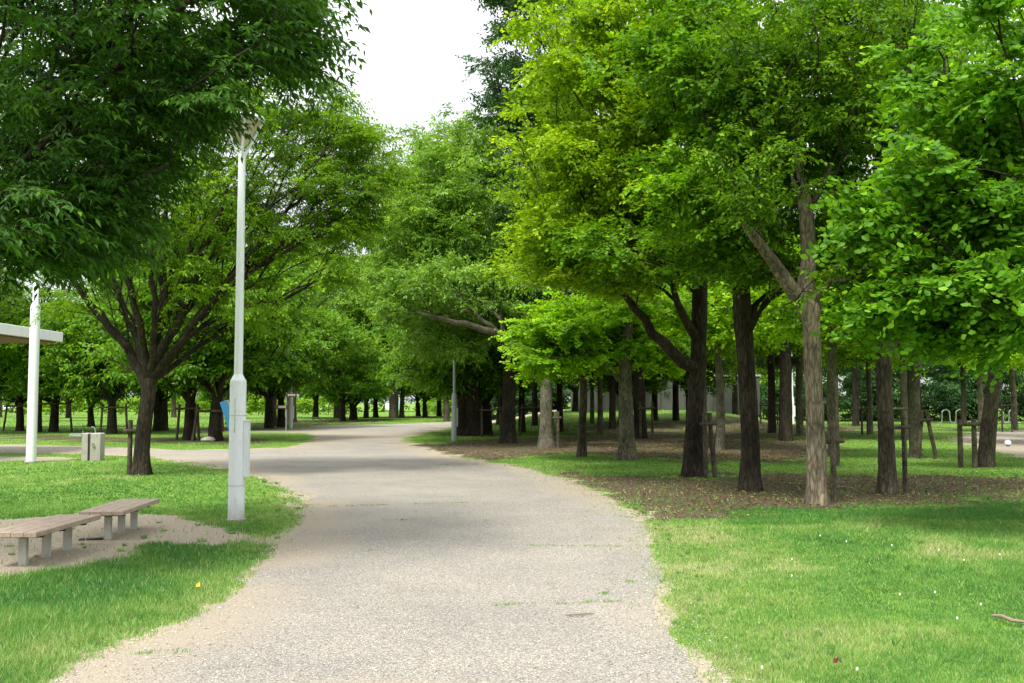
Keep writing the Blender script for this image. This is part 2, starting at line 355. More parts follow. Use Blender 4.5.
def sheet(name, poly, mat, z):
    """irregular-edged sheet: cut from a fine grid so edge wear can vary inside it"""
    p = np.array(poly); pts = []
    for k in range(len(p)):
        a_, b_ = p[k], p[(k+1) % len(p)]; L = np.linalg.norm(b_-a_); dmid = np.linalg.norm((a_+b_)/2)
        n_ = int(max(1, min(160, L/max(.04, dmid*.006))))
        for q in range(n_):
            t = q/n_; c_ = a_*(1-t)+b_*t; amp = min(.5, .10+.012*dmid)
            if dmid > 45: amp *= .3
            pts.append(c_+amp*2.4*np.array([fbm(c_[0], c_[1], 1.1, 4)-.5, fbm(c_[0]+31, c_[1]-17, 1.1, 4)-.5]))
    pts = np.array(pts)
    tri = tessellate_polygon([[Vector((q[0], q[1], 0)) for q in pts]])
    V = np.c_[pts, np.full(len(pts), z)]
    import bmesh
    bm = bmesh.new(); vs = [bm.verts.new(q) for q in V]
    for t in tri:
        try: bm.faces.new([vs[q] for q in t])
        except ValueError: pass
    for k in range(56):                      # slice into a grid so the wear attribute has somewhere to live
        for co, no in (((-6+k*.25, 0, 0), (1, 0, 0)), ((0, 5+k*.32*(1+k*.03), 0), (0, 1, 0))):
            bmesh.ops.bisect_plane(bm, geom=bm.verts[:]+bm.edges[:]+bm.faces[:], plane_co=co, plane_no=no)
    bmesh.ops.recalc_face_normals(bm, faces=bm.faces[:])
    me = bpy.data.meshes.new(name); bm.to_mesh(me); bm.free()
    if sum(f.normal.z for f in me.polygons) < 0: me.flip_normals()
    co = np.zeros(len(me.vertices)*3); me.vertices.foreach_get('co', co); co = co.reshape(-1, 3)
    d = poly_sd(pts, co[:, 0], co[:, 1]); e = (1-sstep(.0, 1.3, np.abs(d)))*np.where((co[:, 0] > .3) & (co[:, 1] < 17), .45, 1)*np.clip(.1+1.7*fbm(co[:, 0], co[:, 1], .9, 4)**1.3, 0, 1)
    a_ = me.attributes.new('edge', 'FLOAT', 'POINT'); a_.data.foreach_set('value', e.astype(np.float32))
    me.materials.append(mat); return tag(link(name, me), kind='structure')
sheet('path', PATH, M['gravel'], .004)
sheet('path', PATH2, M['gravel'], .004)
sheet('pavement', PLAZA, M['gravel'], .004)

# ------------------------------------------------------------------ grass
m, nt, b, out = newmat('grass_blade')
at = nd(nt, 'ShaderNodeAttribute', attribute_name='v')
r_ = ramp(nt, [(0, (.055, .175, .038)), (.35, (.115, .275, .05)), (.65, (.185, .35, .065)), (.85, (.27, .4, .09)), (1, (.5, .47, .25))], at.outputs['Fac'])
nt.links.new(r_.outputs[0], b.inputs['Base Color']); b.inputs['Roughness'].default_value = .5; b.inputs['Specular IOR Level'].default_value = .25
tr = nt.nodes.new('ShaderNodeBsdfTranslucent'); nt.links.new(r_.outputs[0], tr.inputs[0]); ms = nt.nodes.new('ShaderNodeMixShader'); ms.inputs[0].default_value = .35
nt.links.new(b.outputs[0], ms.inputs[1]); nt.links.new(tr.outputs[0], ms.inputs[2]); nt.links.new(ms.outputs[0], out.inputs[0]); M['blade'] = m
rg = np.random.default_rng(11)
def blades(x, y, h, wd, v, name, label=None, lean=1.1):
    n = len(x); a = rg.random(n)*2*math.pi; a2 = rg.random(n)*2*math.pi
    ln = lean*rg.random(n)*h; z = hz(x, y)
    dx, dy = np.cos(a)*wd/2, np.sin(a)*wd/2
    V = np.zeros((n, 3, 3)); V[:, 0] = np.stack([x-dx, y-dy, z], 1); V[:, 1] = np.stack([x+dx, y+dy, z], 1)
    V[:, 2] = np.stack([x+np.cos(a2)*ln, y+np.sin(a2)*ln, z+h], 1)
    me = mesh_np(name, V.reshape(-1, 3), np.arange(3*n).reshape(-1, 3), M['blade'], {'v': ('FACE', v)})
    o = tag(link(name, me), label, 'grass', kind='stuff'); return o
def scatter(n, d0, d1, fx=.62):
    # even coverage per square metre, thinning with distance
    u = rg.random(n); y = d0*(d1/d0)**u; x = (rg.random(n)*2-1)*(y*fx+1.5); return x, y
BX, BY, BH, BW, BV = [], [], [], [], []
for n_, d0, d1, hh, ww in ((1000000, 5, 17, .036, .0075), (420000, 17, 60, .038, .02), (130000, 60, 170, .05, .07)):
    x, y = scatter(n_, d0, d1)
    sand, soil, patch, dp = masks(x, y)
    dens = (1-.93*sand)*(1-.88*soil)*(1-.75*patch)
    left = sstep(0, -1.5, x)
    nn = fbm(x, y, .8, 4); tuft = fbm(x+50, y, 5.0, 2)
    keep = (rg.random(n_) < dens*(.3+1.25*tuft)*(1-.9*sstep(-.1, .15, poly_sd(BENCHD, x, y)))) & (dp < -.02+.08*(rg.random(n_)-.5))
    edge = np.exp(-np.maximum(-dp, 0)/.8)
    v = np.clip(.46+1.3*(nn-.5)+.18*rg.standard_normal(n_)+.38*edge+.2*patch-.16*left*(y < 14)+.5*(fbm(x, y, 3.1, 3)-.5), 0, .97)
    v = np.where(rg.random(n_) < .02+.2*edge*(1-.5*left), .97, v)
    teal = sstep(.5, .62, fbm(x+9, y-4, .7, 3))*(np.abs(y-15.8+.05*x) < 1.7)*(x > 1.5); v = v*(1-.55*teal)
    h = hh*(.4+1.0*rg.random(n_))*(.55+.9*nn)*(1+.75*left*(y < 14))*(1-.45*edge)*(1+.35*teal)
    s = np.clip(y/9, .7, 1.9) if d0 == 5 else 1.0
    k = keep; BX.append(x[k]); BY.append(y[k]); BH.append(h[k]); BW.append((ww*s*(.7+.6*rg.random(n_)))[k]); BV.append(v[k])
# grass creeping out over the edge of the path, thinner the further it gets
n_ = 700000; x, y = scatter(n_, 5, 30, .56); dpp = poly_sd(PATH, x, y); w_ = np.where(x > .3, .17, .07)*np.clip(y/9, .7, 1.6)
cl_ = fbm(x, y*1.6, 6.0, 3); k = (dpp > -.35) & (rg.random(n_) < np.exp(-(dpp+.3)/w_)*sstep(.42, .62, cl_)*1.6); n = int(k.sum())
BX.append(x[k]); BY.append(y[k]); BH.append(.014+.026*rg.random(n)); BW.append(.0075*np.clip(y[k]/9, .8, 2)*(.7+.6*rg.random(n))); BV.append(np.clip(.66+.16*rg.standard_normal(n), 0, .97))
# coarser tufts and weeds standing a little proud of the lawn
nc = 2600; cx_, cy_ = scatter(nc, 5, 24); sand, soil, patch, dp = masks(cx_, cy_); k = (rg.random(nc) < (1-.8*sand)*(1-.8*soil)) & (dp < -.05); cx_, cy_ = cx_[k], cy_[k]; nc = len(cx_)
nb = 26; rr_ = .02+.05*rg.random((nc, 1)); an = rg.random((nc, nb))*6.283; ra = rg.random((nc, nb))**.5
x = (cx_[:, None]+rr_*ra*np.cos(an)).ravel(); y = (cy_[:, None]+rr_*ra*np.sin(an)).ravel(); n = len(x)
BX.append(x); BY.append(y); BH.append(np.repeat(.03+.045*rg.random(nc)**2, nb)*(.6+.6*rg.random(n))); BW.append(.007*(.8+.9*rg.random(n))*np.clip(y/9, .8, 1.9)); BV.append(np.clip(np.repeat(.2+.6*rg.random(nc), nb)+.1*rg.standard_normal(n), 0, .9))
# tufts that grow in the seams of the path and at its worn edge
def seam(p0, p1, n, v0=.6):
    a_, b_ = G(*p0)[:2], G(*p1)[:2]; t = rg.random(n); m_ = vn(t*np.linalg.norm(b_-a_)*2.3+p0[0], np.zeros(n)+p0[1], 1)*vn(t*np.linalg.norm(b_-a_)*9+p0[0], np.zeros(n)+p0[1], 1) > .3+.15*rg.random(n)
    t = t[m_]; n = len(t); q = a_[None]*(1-t[:, None])+b_[None]*t[:, None]+rg.normal(0, .022, (n, 2))+np.c_[np.zeros(n), .05*(vn(t*14+p0[0], t*0+3, 1)-.5)*2]
    BX.append(q[:, 0]); BY.append(q[:, 1]); BH.append(.012+.024*rg.random(n)); BW.append(np.full(n, .008)); BV.append(np.clip(v0+.15*rg.standard_normal(n), 0, 1))
seam((350, 609), (640, 602), 900); seam((548, 584), (690, 581), 900); seam((600, 594), (700, 590), 700)
seam((300, 551), (420, 551), 260); seam((320, 507), (470, 503), 700); seam((520, 546), (660, 547), 400); seam((380, 520), (640, 523), 500)
seam((360, 466), (480, 465), 900); seam((230, 455), (300, 455), 800); seam((180, 460), (330, 463), 900); seam((30, 656), (260, 651), 500)
g_ = blades(np.concatenate(BX), np.concatenate(BY), np.concatenate(BH), np.concatenate(BW), np.concatenate(BV), 'grass', 'short bright green lawn grass thinning out along the gravel path')

# loose pebbles on and beside the path
n_ = 60000; y = 5.2*(19/5.2)**rg.random(n_); x = (rg.random(n_)*2-1)*(y*.55+.5); dpp = poly_sd(PATH, x, y)
k = (dpp > -.45) & (rg.random(n_) < np.where(dpp < .5, .75, .14)*(.3+fbm(x, y, 2.2, 3))); x, y = x[k], y[k]; n_ = len(x)
sz = (.0035+.006*rg.random(n_)**2)[:, None, None]; oc = np.array([[1, 0, 0], [0, 1, 0], [-1, 0, 0], [0, -1, 0], [0, 0, .6], [0, 0, -.6]])
V = oc[None]*sz*(.7+.6*rg.random((n_, 6, 1)))+np.stack([x, y, np.full(n_, .008)], 1)[:, None]
Ft = np.array([[0, 1, 4], [1, 2, 4], [2, 3, 4], [3, 0, 4]]); F = (np.arange(n_)[:, None, None]*6+Ft[None]).reshape(-1, 3)
m, nt, b, out = newmat('pebble'); at = nd(nt, 'ShaderNodeAttribute', attribute_name='v'); r_ = ramp(nt, [(0, (.1, .09, .08)), (.5, (.3, .27, .23)), (1, (.6, .57, .52))], at.outputs['Fac']); nt.links.new(r_.outputs[0], b.inputs['Base Color']); b.inputs['Roughness'].default_value = .85
tag(link('gravel', mesh_np('gravel', V.reshape(-1, 3), F, m, {'v': ('FACE', np.repeat(rg.random(n_), 4))})), 'loose pale pebbles scattered over the path and its crumbling edges', 'gravel', kind='stuff')

# leaf litter on the bare soil under the trees
n_ = 22000; x, y = scatter(n_, 13, 70); x = np.where(x < -3, -x, x); sand, soil, patch, dp = masks(x, y)
k = (rg.random(n_) < soil*.9+.02) & (dp < 0); x, y = x[k], y[k]; n_ = len(x)
a = rg.random(n_)*6.283; L = (.03+.03*rg.random(n_))*np.clip(y/18, .7, 2); z = hz(x, y)+.025
dx, dy = np.cos(a)*L, np.sin(a)*L
V = np.stack([np.stack([x-dx, y-dy, z], 1), np.stack([x+dy*.45, y-dx*.45, z+.012], 1), np.stack([x+dx, y+dy, z+.01*rg.random(n_)], 1), np.stack([x-dy*.45, y+dx*.45, z+.014], 1)], 1)
me = mesh_np('leaf_litter', V.reshape(-1, 3), np.arange(4*n_).reshape(-1, 4), M['litter'], {'v': ('FACE', rg.random(n_)**1.5)})
tag(link('leaf_litter', me), 'scattered dry brown leaves on the bare soil under the trees', 'leaf litter', kind='stuff')

# ------------------------------------------------------------------ trees
def unit(v): return v/(np.linalg.norm(v, axis=-1, keepdims=True)+1e-9)
LEAF = dict(
    zelkova=dict(L=.1, W=.037, fold=.12, droop=.55, kind='lance', twigs=8, per=13, R=.62, flat=.16, arc=75, hang=.30),
    cherry=dict(L=.15, W=.075, fold=.15, droop=.5, kind='lance', twigs=6, per=7, R=.7, flat=.2, arc=90, hang=.3),
    oak=dict(L=.12, W=.05, fold=.15, droop=.35, kind='lance', twigs=8, per=8, R=.5, flat=.45, arc=150, hang=.1),
    dark=dict(L=.14, W=.055, fold=.15, droop=.3, kind='lance', twigs=8, per=8, R=.55, flat=.45, arc=150, hang=.12),
    maple=dict(L=.095, W=.062, fold=.15, droop=.35, kind='lobe', twigs=8, per=9, R=.48, flat=.28, arc=120, hang=.15),
    fine=dict(L=.09, W=.055, fold=.15, droop=.35, kind='lance', twigs=8, per=9, R=.5, flat=.28, arc=120, hang=.15),
    ginkgo=dict(L=.078, W=.1, fold=.06, droop=.5, kind='fan', twigs=6, per=14, R=.62, flat=.2, arc=70, hang=.22),
    far=dict(L=.2, W=.12, fold=.15, droop=.4, kind='lance', twigs=6, per=6, R=.7, flat=.3, arc=120, hang=.2),
)
def leaves(rng, Cc, D, q, scale=1.0, dens=1.0):
    """Cc (M,3) spray centres, D (M,3) outward directions -> V, F, v"""
    Mn = len(Cc); T = q['twigs']; K = max(3, int(q['per']*dens)); Rr = q['R']
    up = np.array([0, 0, 1.0])
    D = unit(D*np.array([1, 1, .45])+.12*rng.standard_normal((Mn, 3)))
    U = unit(up+.28*rng.standard_normal((Mn, 3))-D*.0); U = unit(U-D*(U*D).sum(-1, keepdims=True)); Sx = np.cross(D, U)
    a = (rng.random((Mn, T))*2-1)*R(q['arc'])
    t = np.cos(a)[..., None]*D[:, None]+np.sin(a)[..., None]*Sx[:, None]+q['flat']*rng.standard_normal((Mn, T, 1))*U[:, None]
    t = unit(t); tl = Rr*(.6+.6*rng.random((Mn, T)))*scale
    st = Cc[:, None]-D[:, None]*Rr*.35*scale+D[:, None]*(rng.random((Mn, T, 1))-.3)*Rr*.5*scale
    s = (np.arange(K)+.8)/K; s = s[None, None]*np.ones((Mn, T, 1))+.03*rng.standard_normal((Mn, T, K))
    p = st[:, :, None]+t[:, :, None]*(s*tl[..., None])[..., None]; p[..., 2] -= q['hang']*s*s*tl[..., None]
    sg = np.where(np.arange(K) % 2, 1.0, -1.0)[None, None, :, None]
    sd = np.cross(t, U[:, None])[:, :, None]
    ld = .65*t[:, :, None]+sg*.75*sd+.3*rng.standard_normal((Mn, T, K, 3)); ld[..., 2] -= q['droop']*(.5+rng.random((Mn, T, K)))
    ld = unit(ld); nn = U[:, None, None]+.4*rng.standard_normal((Mn, T, K, 3)); nn = unit(nn-ld*(nn*ld).sum(-1, keepdims=True)); wv = np.cross(ld, nn)
    L = q['L']*(.7+.5*rng.random((Mn, T, K, 1))); W = q['W']*(L/q['L'])
    f = q['fold']*W
    if q['kind'] == 'lance':
        vs = [p, p+ld*L*.42+wv*W*.5+nn*f, p+ld*L-np.array([0, 0, 1])*L*.12, p+ld*L*.42-wv*W*.5+nn*f]
    elif q['kind'] == 'lobe':
        vs = [p, p+ld*L*.5+wv*W*.62+nn*f, p+ld*L*1.05, p+ld*L*.45-wv*W*.62+nn*f]
    else:
        b = p+ld*L*.25; vs = [b, b+ld*L*.45+wv*W*.5+nn*f, b+ld*L*.82+wv*W*.27, b+ld*L*.85-wv*W*.25, b+ld*L*.48-wv*W*.5+nn*f]
    k = len(vs); V = np.stack(vs, -2).reshape(-1, 3); n = V.shape[0]//k
    cl = rng.random((Mn, 1, 1))*.5
    v = np.clip(cl+.5*rng.random((Mn, T, K))+.15*(s > .85)-.05, 0, 1)
    twV, twF = [], []
    return V, np.arange(n*k).reshape(-1, k), v.ravel(), (st, t, tl)
def grow(rng, trunk, rtrunk, limbs, clumps, wgt=.6, minz=1.5, tip=.008, upb=.5, fork_only=False):
    """trunk (k,3) polyline with radii; clumps (M,3). Returns nodes, parents, radii, chains, out dirs"""
    nodes = []; par = []; plen = []; kind = []
    def addchain(pts, parent):
        ids = []
        for q in pts:
            nodes.append(q); par.append(parent); plen.append(0 if parent < 0 else plen[parent]+np.linalg.norm(q-nodes[parent])); parent = len(nodes)-1; ids.append(parent)
        return ids
    def resample(p, step):
        p = np.asarray(p, float); seg = np.linalg.norm(np.diff(p, axis=0), axis=1); s = np.r_[0, np.cumsum(seg)]
        n = max(2, int(s[-1]/step)+1); tt = np.linspace(0, s[-1], n); return np.stack([np.interp(tt, s, p[:, i]) for i in range(3)], 1)
    tp = resample(trunk, .3); tr = np.interp(np.linspace(0, 1, len(tp)), np.linspace(0, 1, len(rtrunk)), rtrunk)
    chains = []; ids = addchain(tp, -1); ntr = len(ids)
    fixr = {i: r for i, r in zip(ids, tr)}
    for lb in limbs:
        lp = resample(lb[0], .35); lp[1:-1] += .03*rng.standard_normal((len(lp)-2, 3))
        N = np.array(nodes[:]); a = int(np.argmin(np.linalg.norm(N-lp[0], axis=1)))
        ii = addchain(lp[1:], a); chains.append([a]+ii)
        for t_, i_ in zip(np.linspace(0, 1, len(ii)), ii): fixr[i_] = lb[1]*(1-t_)+lb[2]*t_
    base = np.array(tp[-1]); order = np.argsort(np.linalg.norm(clumps-base, axis=1)); outd = np.zeros_like(clumps)
    cap = 60000; N = np.zeros((cap, 3)); PL = np.zeros(cap); cnt = len(nodes); N[:cnt] = nodes; PL[:cnt] = plen
    for ci in order:
        c = clumps[ci]; nn = N[:cnt]; dv = c-nn; dist = np.linalg.norm(dv, axis=1)
        cost = dist+wgt*PL[:cnt]+np.where(nn[:, 2] < minz, 6, 0)+np.where(dv[:, 2] < -.15*dist, 1.2*dist, 0)
        a = int(np.argmin(cost)); p0 = nn[a].copy(); d = dist[a]
        if d < .12: outd[ci] = c-base; continue
        pa = par[a]; dirn = unit(p0-N[pa]) if pa >= 0 else np.array([0, 0, 1.0])
        t0 = unit(unit(c-p0)*.9+dirn*.5+np.array([0, 0, upb])); n = max(3, int(d/.32)+1)
        b1 = p0+t0*d*.4; b2 = c-unit(c-b1)*d*.3-np.array([0, 0, .04*d])
        t = np.linspace(0, 1, n)[1:, None]
        pts = (1-t)**3*p0+3*(1-t)**2*t*b1+3*(1-t)*t*t*b2+t**3*c
        if n > 3: pts[:-1] += .018*min(d, 2)*rng.standard_normal((n-2, 3))
        ii = addchain(pts, a); chains.append([a]+ii); m2 = cnt+len(pts)
        N[cnt:m2] = pts; PL[cnt:m2] = plen[cnt:m2]; cnt = m2
        outd[ci] = unit(c-b2)
    n = len(nodes); ch = np.zeros(n); par_a = np.array(par)
    R_f = rtrunk[-1]; has = np.zeros(n, bool)
    tips = max(2, len(clumps)); e = min(2.6, max(1.5, math.log(tips)/math.log(max(R_f/tip, 2))))
    acc = np.zeros(n); haschild = np.zeros(n, bool); haschild[par_a[par_a >= 0]] = True
    for i_ in range(n-1, -1, -1):
        if not haschild[i_]: acc[i_] += 1
        if par[i_] >= 0: acc[par[i_]] += acc[i_]
    rad = tip*acc**(1/e)
    for i_, r in fixr.items(): rad[i_] = max(r, .0) if i_ < ntr else max(rad[i_]*.8, r)
    for i_ in range(n):                       # never thicker than the parent
        if par[i_] >= 0: rad[i_] = min(rad[i_], rad[par[i_]])
    return np.array(nodes), par_a, rad, chains, outd, ntr
def wood_mesh(name, rng, nodes, par, rad, chains, ntr, mat, flare=1.35, minr=0.0, knobs=.06, lod=1):
    Vs, F4, off, MI = [], [], 0, []
    ph = rng.random(8)*6
    ns = 18 if lod else 10
    tp = nodes[:ntr].copy(); tr = rad[:ntr].copy(); h = tp[:, 2]-tp[0, 2]
    extra = 4
    # root flare rings
    tr2 = tr*(1+(flare-1)*np.exp(-h/.22))
    hh = np.linspace(0, h[-1], max(8, int(h[-1]/.12))); tpp = np.stack([np.interp(hh, h, tp[:, i]) for i in range(3)], 1); trr = np.interp(hh, h, tr)
    trr = trr*(1+(flare-1)*np.exp(-hh/.2)); tpp[0, 2] -= .12
    def jit(m, a):
        A = a[None]; H = hh[:, None]
        return 1+.05*np.sin(3*A+ph[0]+H*.6)+knobs*.6*np.sin(5*A+ph[1]-H*1.1)+knobs*np.sin(2*A+ph[2]+H*2.3)*np.sin(H*1.7+ph[3])+.17*np.exp(-H/.22)*np.sin(5*A+ph[4])+.08*np.exp(-H/.15)*np.sin(9*A+ph[5])+.012*rng.standard_normal((len(hh), len(a)))
    V, F = tube(tpp, trr, ns, jit); Vs.append(V); F4.append(F); off += len(V); MI.append(np.zeros(len(F), np.int32))
    for c in chains:
        r = rad[c].copy()
        if r[1:].max() < minr: continue
        r[0] = min(r[0], r[1]*1.25) if len(c) > 1 else r[0]
        pts = nodes[c]; rm = r.max(); k = (10 if rm > .08 else 7 if rm > .04 else 5 if rm > .015 else 3) if lod else (6 if rm > .05 else 3)
        r = np.maximum(r, .005); r[-1] *= .5
        V, F = tube(pts, r, k); Vs.append(V); F4.append(F+off); off += len(V); MI.append(np.full(len(F), int(rm < .04), np.int32))
    return mesh_np(name, np.concatenate(Vs), np.concatenate(F4), mat, smooth=True, mat2=M['bark_dark'], mi=np.concatenate(MI))
def sample_blob(rng, c, r, n, shell=.45):
    nc = max(4, n//6); k = rng.integers(0, nc, n)          # boughs: sprays gather in flattened pads with gaps between
    d = unit(rng.standard_normal((nc, 3))); u = (shell+(1-shell)*rng.random((nc, 1)))**.8
    d = d[k]; u = u[k]; r = np.array(r, float); sg = np.minimum(.45, .25*r)*np.array([1, 1, .38])
    return np.array(c)+d*u*r+rng.standard_normal((n, 3))*sg
    # push apart a little
    return np.array(c)+d*u*np.array(r)
def make_tree(name, base, trunk, rtrunk, blobs, leafq, leafm, barkm, label=None, cat='tree', group=None, seed=1, limbs=(), wgt=.6, minz=1.5,
              lod=1, dens=1.0, scale=1.0, twigs=True, upb=.5, tip=.008, flare=1.35, knobs=.06, obj=True, cull=None, more=1.3):
    """all coordinates world; meshes stored relative to base"""
    rng = np.random.default_rng(seed); base = np.array(base, float)
    cl = np.concatenate([sample_blob(rng, c, r if hasattr(r, '__len__') else (r, r, r*.8), int(n*more)) for c, r, n in blobs])
    cl = cl[cl[:, 2] > minz+base[2]+.1]
    if cull is not None: cl = cl[cull(cl)]
    q = LEAF[leafq] if isinstance(leafq, str) else leafq
    nodes, par, rad, chains, outd, ntr = grow(rng, trunk, rtrunk, limbs, cl, wgt, minz+base[2], tip, upb)
    V, F, v, (st, t, tl) = leaves(rng, cl, outd, q, scale, dens)
    wm = wood_mesh('trunk', rng, nodes-base, par, rad, chains, ntr, M[barkm], flare, 0.0, knobs, lod)
    if twigs:                                  # fine twigs of every spray
        a = st.reshape(-1, 3); b_ = (st+t*tl[..., None]*.92).reshape(-1, 3).copy(); b_[:, 2] -= .8*q['hang']*tl.ravel(); mid = (a+b_)/2; mid[:, 2] += .18*q['hang']*tl.ravel()
        n = len(a); wv = unit(np.cross(t.reshape(-1, 3), rng.standard_normal((n, 3))))*.003*(1 if lod else 1.6)
        TV = np.stack([a-wv, a+wv, mid+wv*.8, mid-wv*.8, b_+wv*.3, b_-wv*.3], 1).reshape(-1, 3)-base
        o = np.arange(n)[:, None]*6; TF = np.concatenate([o+np.array([[0, 1, 2, 3]]), o+np.array([[3, 2, 4, 5]])])
        # joined to the trunk mesh as wood
        n0 = len(wm.vertices); co = np.zeros(n0*3); wm.vertices.foreach_get('co', co); fc = np.zeros(len(wm.loops), np.int32); wm.loops.foreach_get('vertex_index', fc)
        mi = np.zeros(len(wm.polygons), np.int32); wm.polygons.foreach_get('material_index', mi)
        wm2 = mesh_np('trunk', np.concatenate([co.reshape(-1, 3), TV]), np.concatenate([fc.reshape(-1, 4), TF+n0]), M[barkm], smooth=True, mat2=M['bark_dark'], mi=np.r_[mi, np.ones(len(TF), np.int32)]); bpy.data.meshes.remove(wm); wm = wm2
    lm = mesh_np('crown', V-base, F, M[leafm], {'v': ('FACE', v)})
    if not obj: return wm, lm
    o = empty(name, base); link('trunk', wm, o); link('crown', lm, o)
    return tag(o, label, cat, group)
def stakes(base, label, sides=((-.5, 0), (.5, 0)), h=1.5, bar=1.25, rz=0, r=.045, lean=.0, group=None):
    o = empty('tree_support', (base[0], base[1], hz(base[0], base[1])), rz); tag(o, label, 'tree support', group)
    for (sx, sy) in sides:
        MB().tube([(sx*(1+lean), sy*(1+lean), -.1), (sx*(1+lean*.4), sy*(1+lean*.4), h*.5), (sx, sy, h)], [r*1.05, r, r*.95], 9).build('stake', M['stake'], o, True)
    if bar:
        xs_ = [s[0] for s in sides]; y0 = np.mean([s[1] for s in sides])-r*2
        MB().tube([(min(xs_)-.12, y0, bar), (max(xs_)+.12, y0, bar+.02)], [r*.8, r*.8], 8).build('crossbar', M['stake'], o, True)
    return o
def B(px_, py_, d, rpx, n, ry=None, rz=None):  # crown blob: centre on the picture ray at depth d, radius in picture pixels at that depth
    r = rpx*d/1000; return (P(px_, py_, d), (r, ry if ry else r*.9, rz*d/1000 if rz else r*.8), n)

def near_edge(c):
    """underside of the overhanging crown: low over the left lawn, rising towards the path"""
    y_ = c[:, 1]*math.cos(PITCH)+(c[:, 2]-CAMH)*math.sin(PITCH); px_ = 512+FPX*c[:, 0]/y_; py_ = 341.5-FPX*((c[:, 2]-CAMH)*math.cos(PITCH)-c[:, 1]*math.sin(PITCH))/y_
    lim = np.interp(px_, [-200, 0, 110, 150, 185, 215, 240, 300, 330, 350], [300, 262, 250, 195, 140, 120, 62, 72, 40, -20])
    return (py_ < lim) & (px_ < 325)
# --- near tree, trunk outside the frame on the left, crown overhanging the lamp
b0 = np.array([-8.8, 11.5, 0.0])
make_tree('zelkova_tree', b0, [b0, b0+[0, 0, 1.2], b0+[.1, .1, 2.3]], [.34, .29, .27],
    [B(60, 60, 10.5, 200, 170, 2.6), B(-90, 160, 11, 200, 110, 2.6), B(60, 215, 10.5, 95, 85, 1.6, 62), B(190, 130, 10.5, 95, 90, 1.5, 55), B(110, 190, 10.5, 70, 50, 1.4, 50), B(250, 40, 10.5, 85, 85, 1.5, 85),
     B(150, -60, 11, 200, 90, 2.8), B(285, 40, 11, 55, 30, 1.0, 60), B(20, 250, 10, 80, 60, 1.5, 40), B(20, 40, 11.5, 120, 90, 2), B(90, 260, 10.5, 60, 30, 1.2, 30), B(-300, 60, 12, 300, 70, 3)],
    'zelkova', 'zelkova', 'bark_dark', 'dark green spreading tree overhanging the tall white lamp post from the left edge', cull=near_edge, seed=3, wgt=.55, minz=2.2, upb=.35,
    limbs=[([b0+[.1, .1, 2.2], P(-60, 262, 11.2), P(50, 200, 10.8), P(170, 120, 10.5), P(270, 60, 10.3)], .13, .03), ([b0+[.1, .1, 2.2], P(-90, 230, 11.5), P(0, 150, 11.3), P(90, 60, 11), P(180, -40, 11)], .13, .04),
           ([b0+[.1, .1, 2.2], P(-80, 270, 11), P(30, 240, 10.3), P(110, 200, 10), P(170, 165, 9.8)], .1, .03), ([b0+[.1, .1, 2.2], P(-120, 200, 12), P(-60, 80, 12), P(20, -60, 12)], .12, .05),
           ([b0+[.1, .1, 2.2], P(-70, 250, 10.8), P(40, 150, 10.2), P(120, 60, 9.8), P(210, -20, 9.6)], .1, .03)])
# --- vase-shaped tree on the left lawn
b1 = G(141, 475); d1 = b1[1]
T1 = lambda *a: P(*a)
make_tree('zelkova_tree', b1, [b1, T1(143, 440, d1), T1(148, 400, d1), T1(150, 378, d1)], [.2, .17, .16, .18],
    [B(150, 200, d1, 130, 230, 3.0, 90), B(250, 170, d1, 110, 190, 2.6, 85), B(330, 165, d1, 60, 60, 1.5, 60), B(330, 250, d1, 50, 22, 1.5, 35), B(80, 270, d1, 75, 40, 2.5, 40), B(210, 290, d1, 90, 40, 2.6, 40),
     B(200, 100, d1, 100, 70, 2.6, 50), B(350, 210, d1, 38, 20, 1.2, 30), B(300, 100, d1, 50, 32, 1.5, 45), B(310, 190, d1+1, 80, 170, 2.6, 80), B(262, 300, d1+.5, 70, 40, 2.2, 28), B(355, 145, d1+.5, 30, 30, 1.4, 40), B(200, 230, d1+1.5, 110, 60, 2, 50)],
    'zelkova', 'zelkova_mid', 'bark_dark', 'vase shaped tree with many upswept limbs on the lawn beside the drinking fountain', seed=5, wgt=.86, minz=2.6, upb=.8,
    limbs=[([T1(148, 385, d1), T1(118, 335, d1+.3), T1(85, 295, d1+.6), T1(50, 250, d1+.8)], .12, .05), ([T1(150, 380, d1), T1(140, 320, d1-.5), T1(125, 270, d1-.9), T1(110, 210, d1-1.2)], .10, .04),
           ([T1(150, 380, d1), T1(160, 310, d1+.6), T1(165, 240, d1+1), T1(168, 160, d1+1.4)], .10, .04), ([T1(151, 380, d1), T1(180, 315, d1-.4), T1(205, 250, d1-.8), T1(230, 180, d1-1)], .11, .04),
           ([T1(152, 385, d1), T1(190, 330, d1+.2), T1(240, 265, d1+.5), T1(300, 200, d1+.6)], .12, .04), ([T1(150, 380, d1), T1(172, 330, d1), T1(190, 270, d1), T1(200, 190, d1)], .09, .04), ([T1(149, 382, d1), T1(134, 335, d1+.5), T1(118, 290, d1+1), T1(96, 240, d1+1.6)], .08, .03), ([T1(151, 380, d1), T1(156, 320, d1-1), T1(150, 250, d1-1.5), T1(148, 180, d1-1.9)], .08, .03), ([T1(152, 380, d1), T1(182, 340, d1-.6), T1(222, 290, d1-1.1), T1(262, 240, d1-1.4)], .08, .03), ([T1(152, 384, d1), T1(200, 345, d1+.8), T1(262, 312, d1+1.2), T1(330, 275, d1+1.5)], .07, .02), ([T1(150, 380, d1), T1(162, 300, d1), T1(182, 220, d1), T1(215, 130, d1)], .08, .03)])
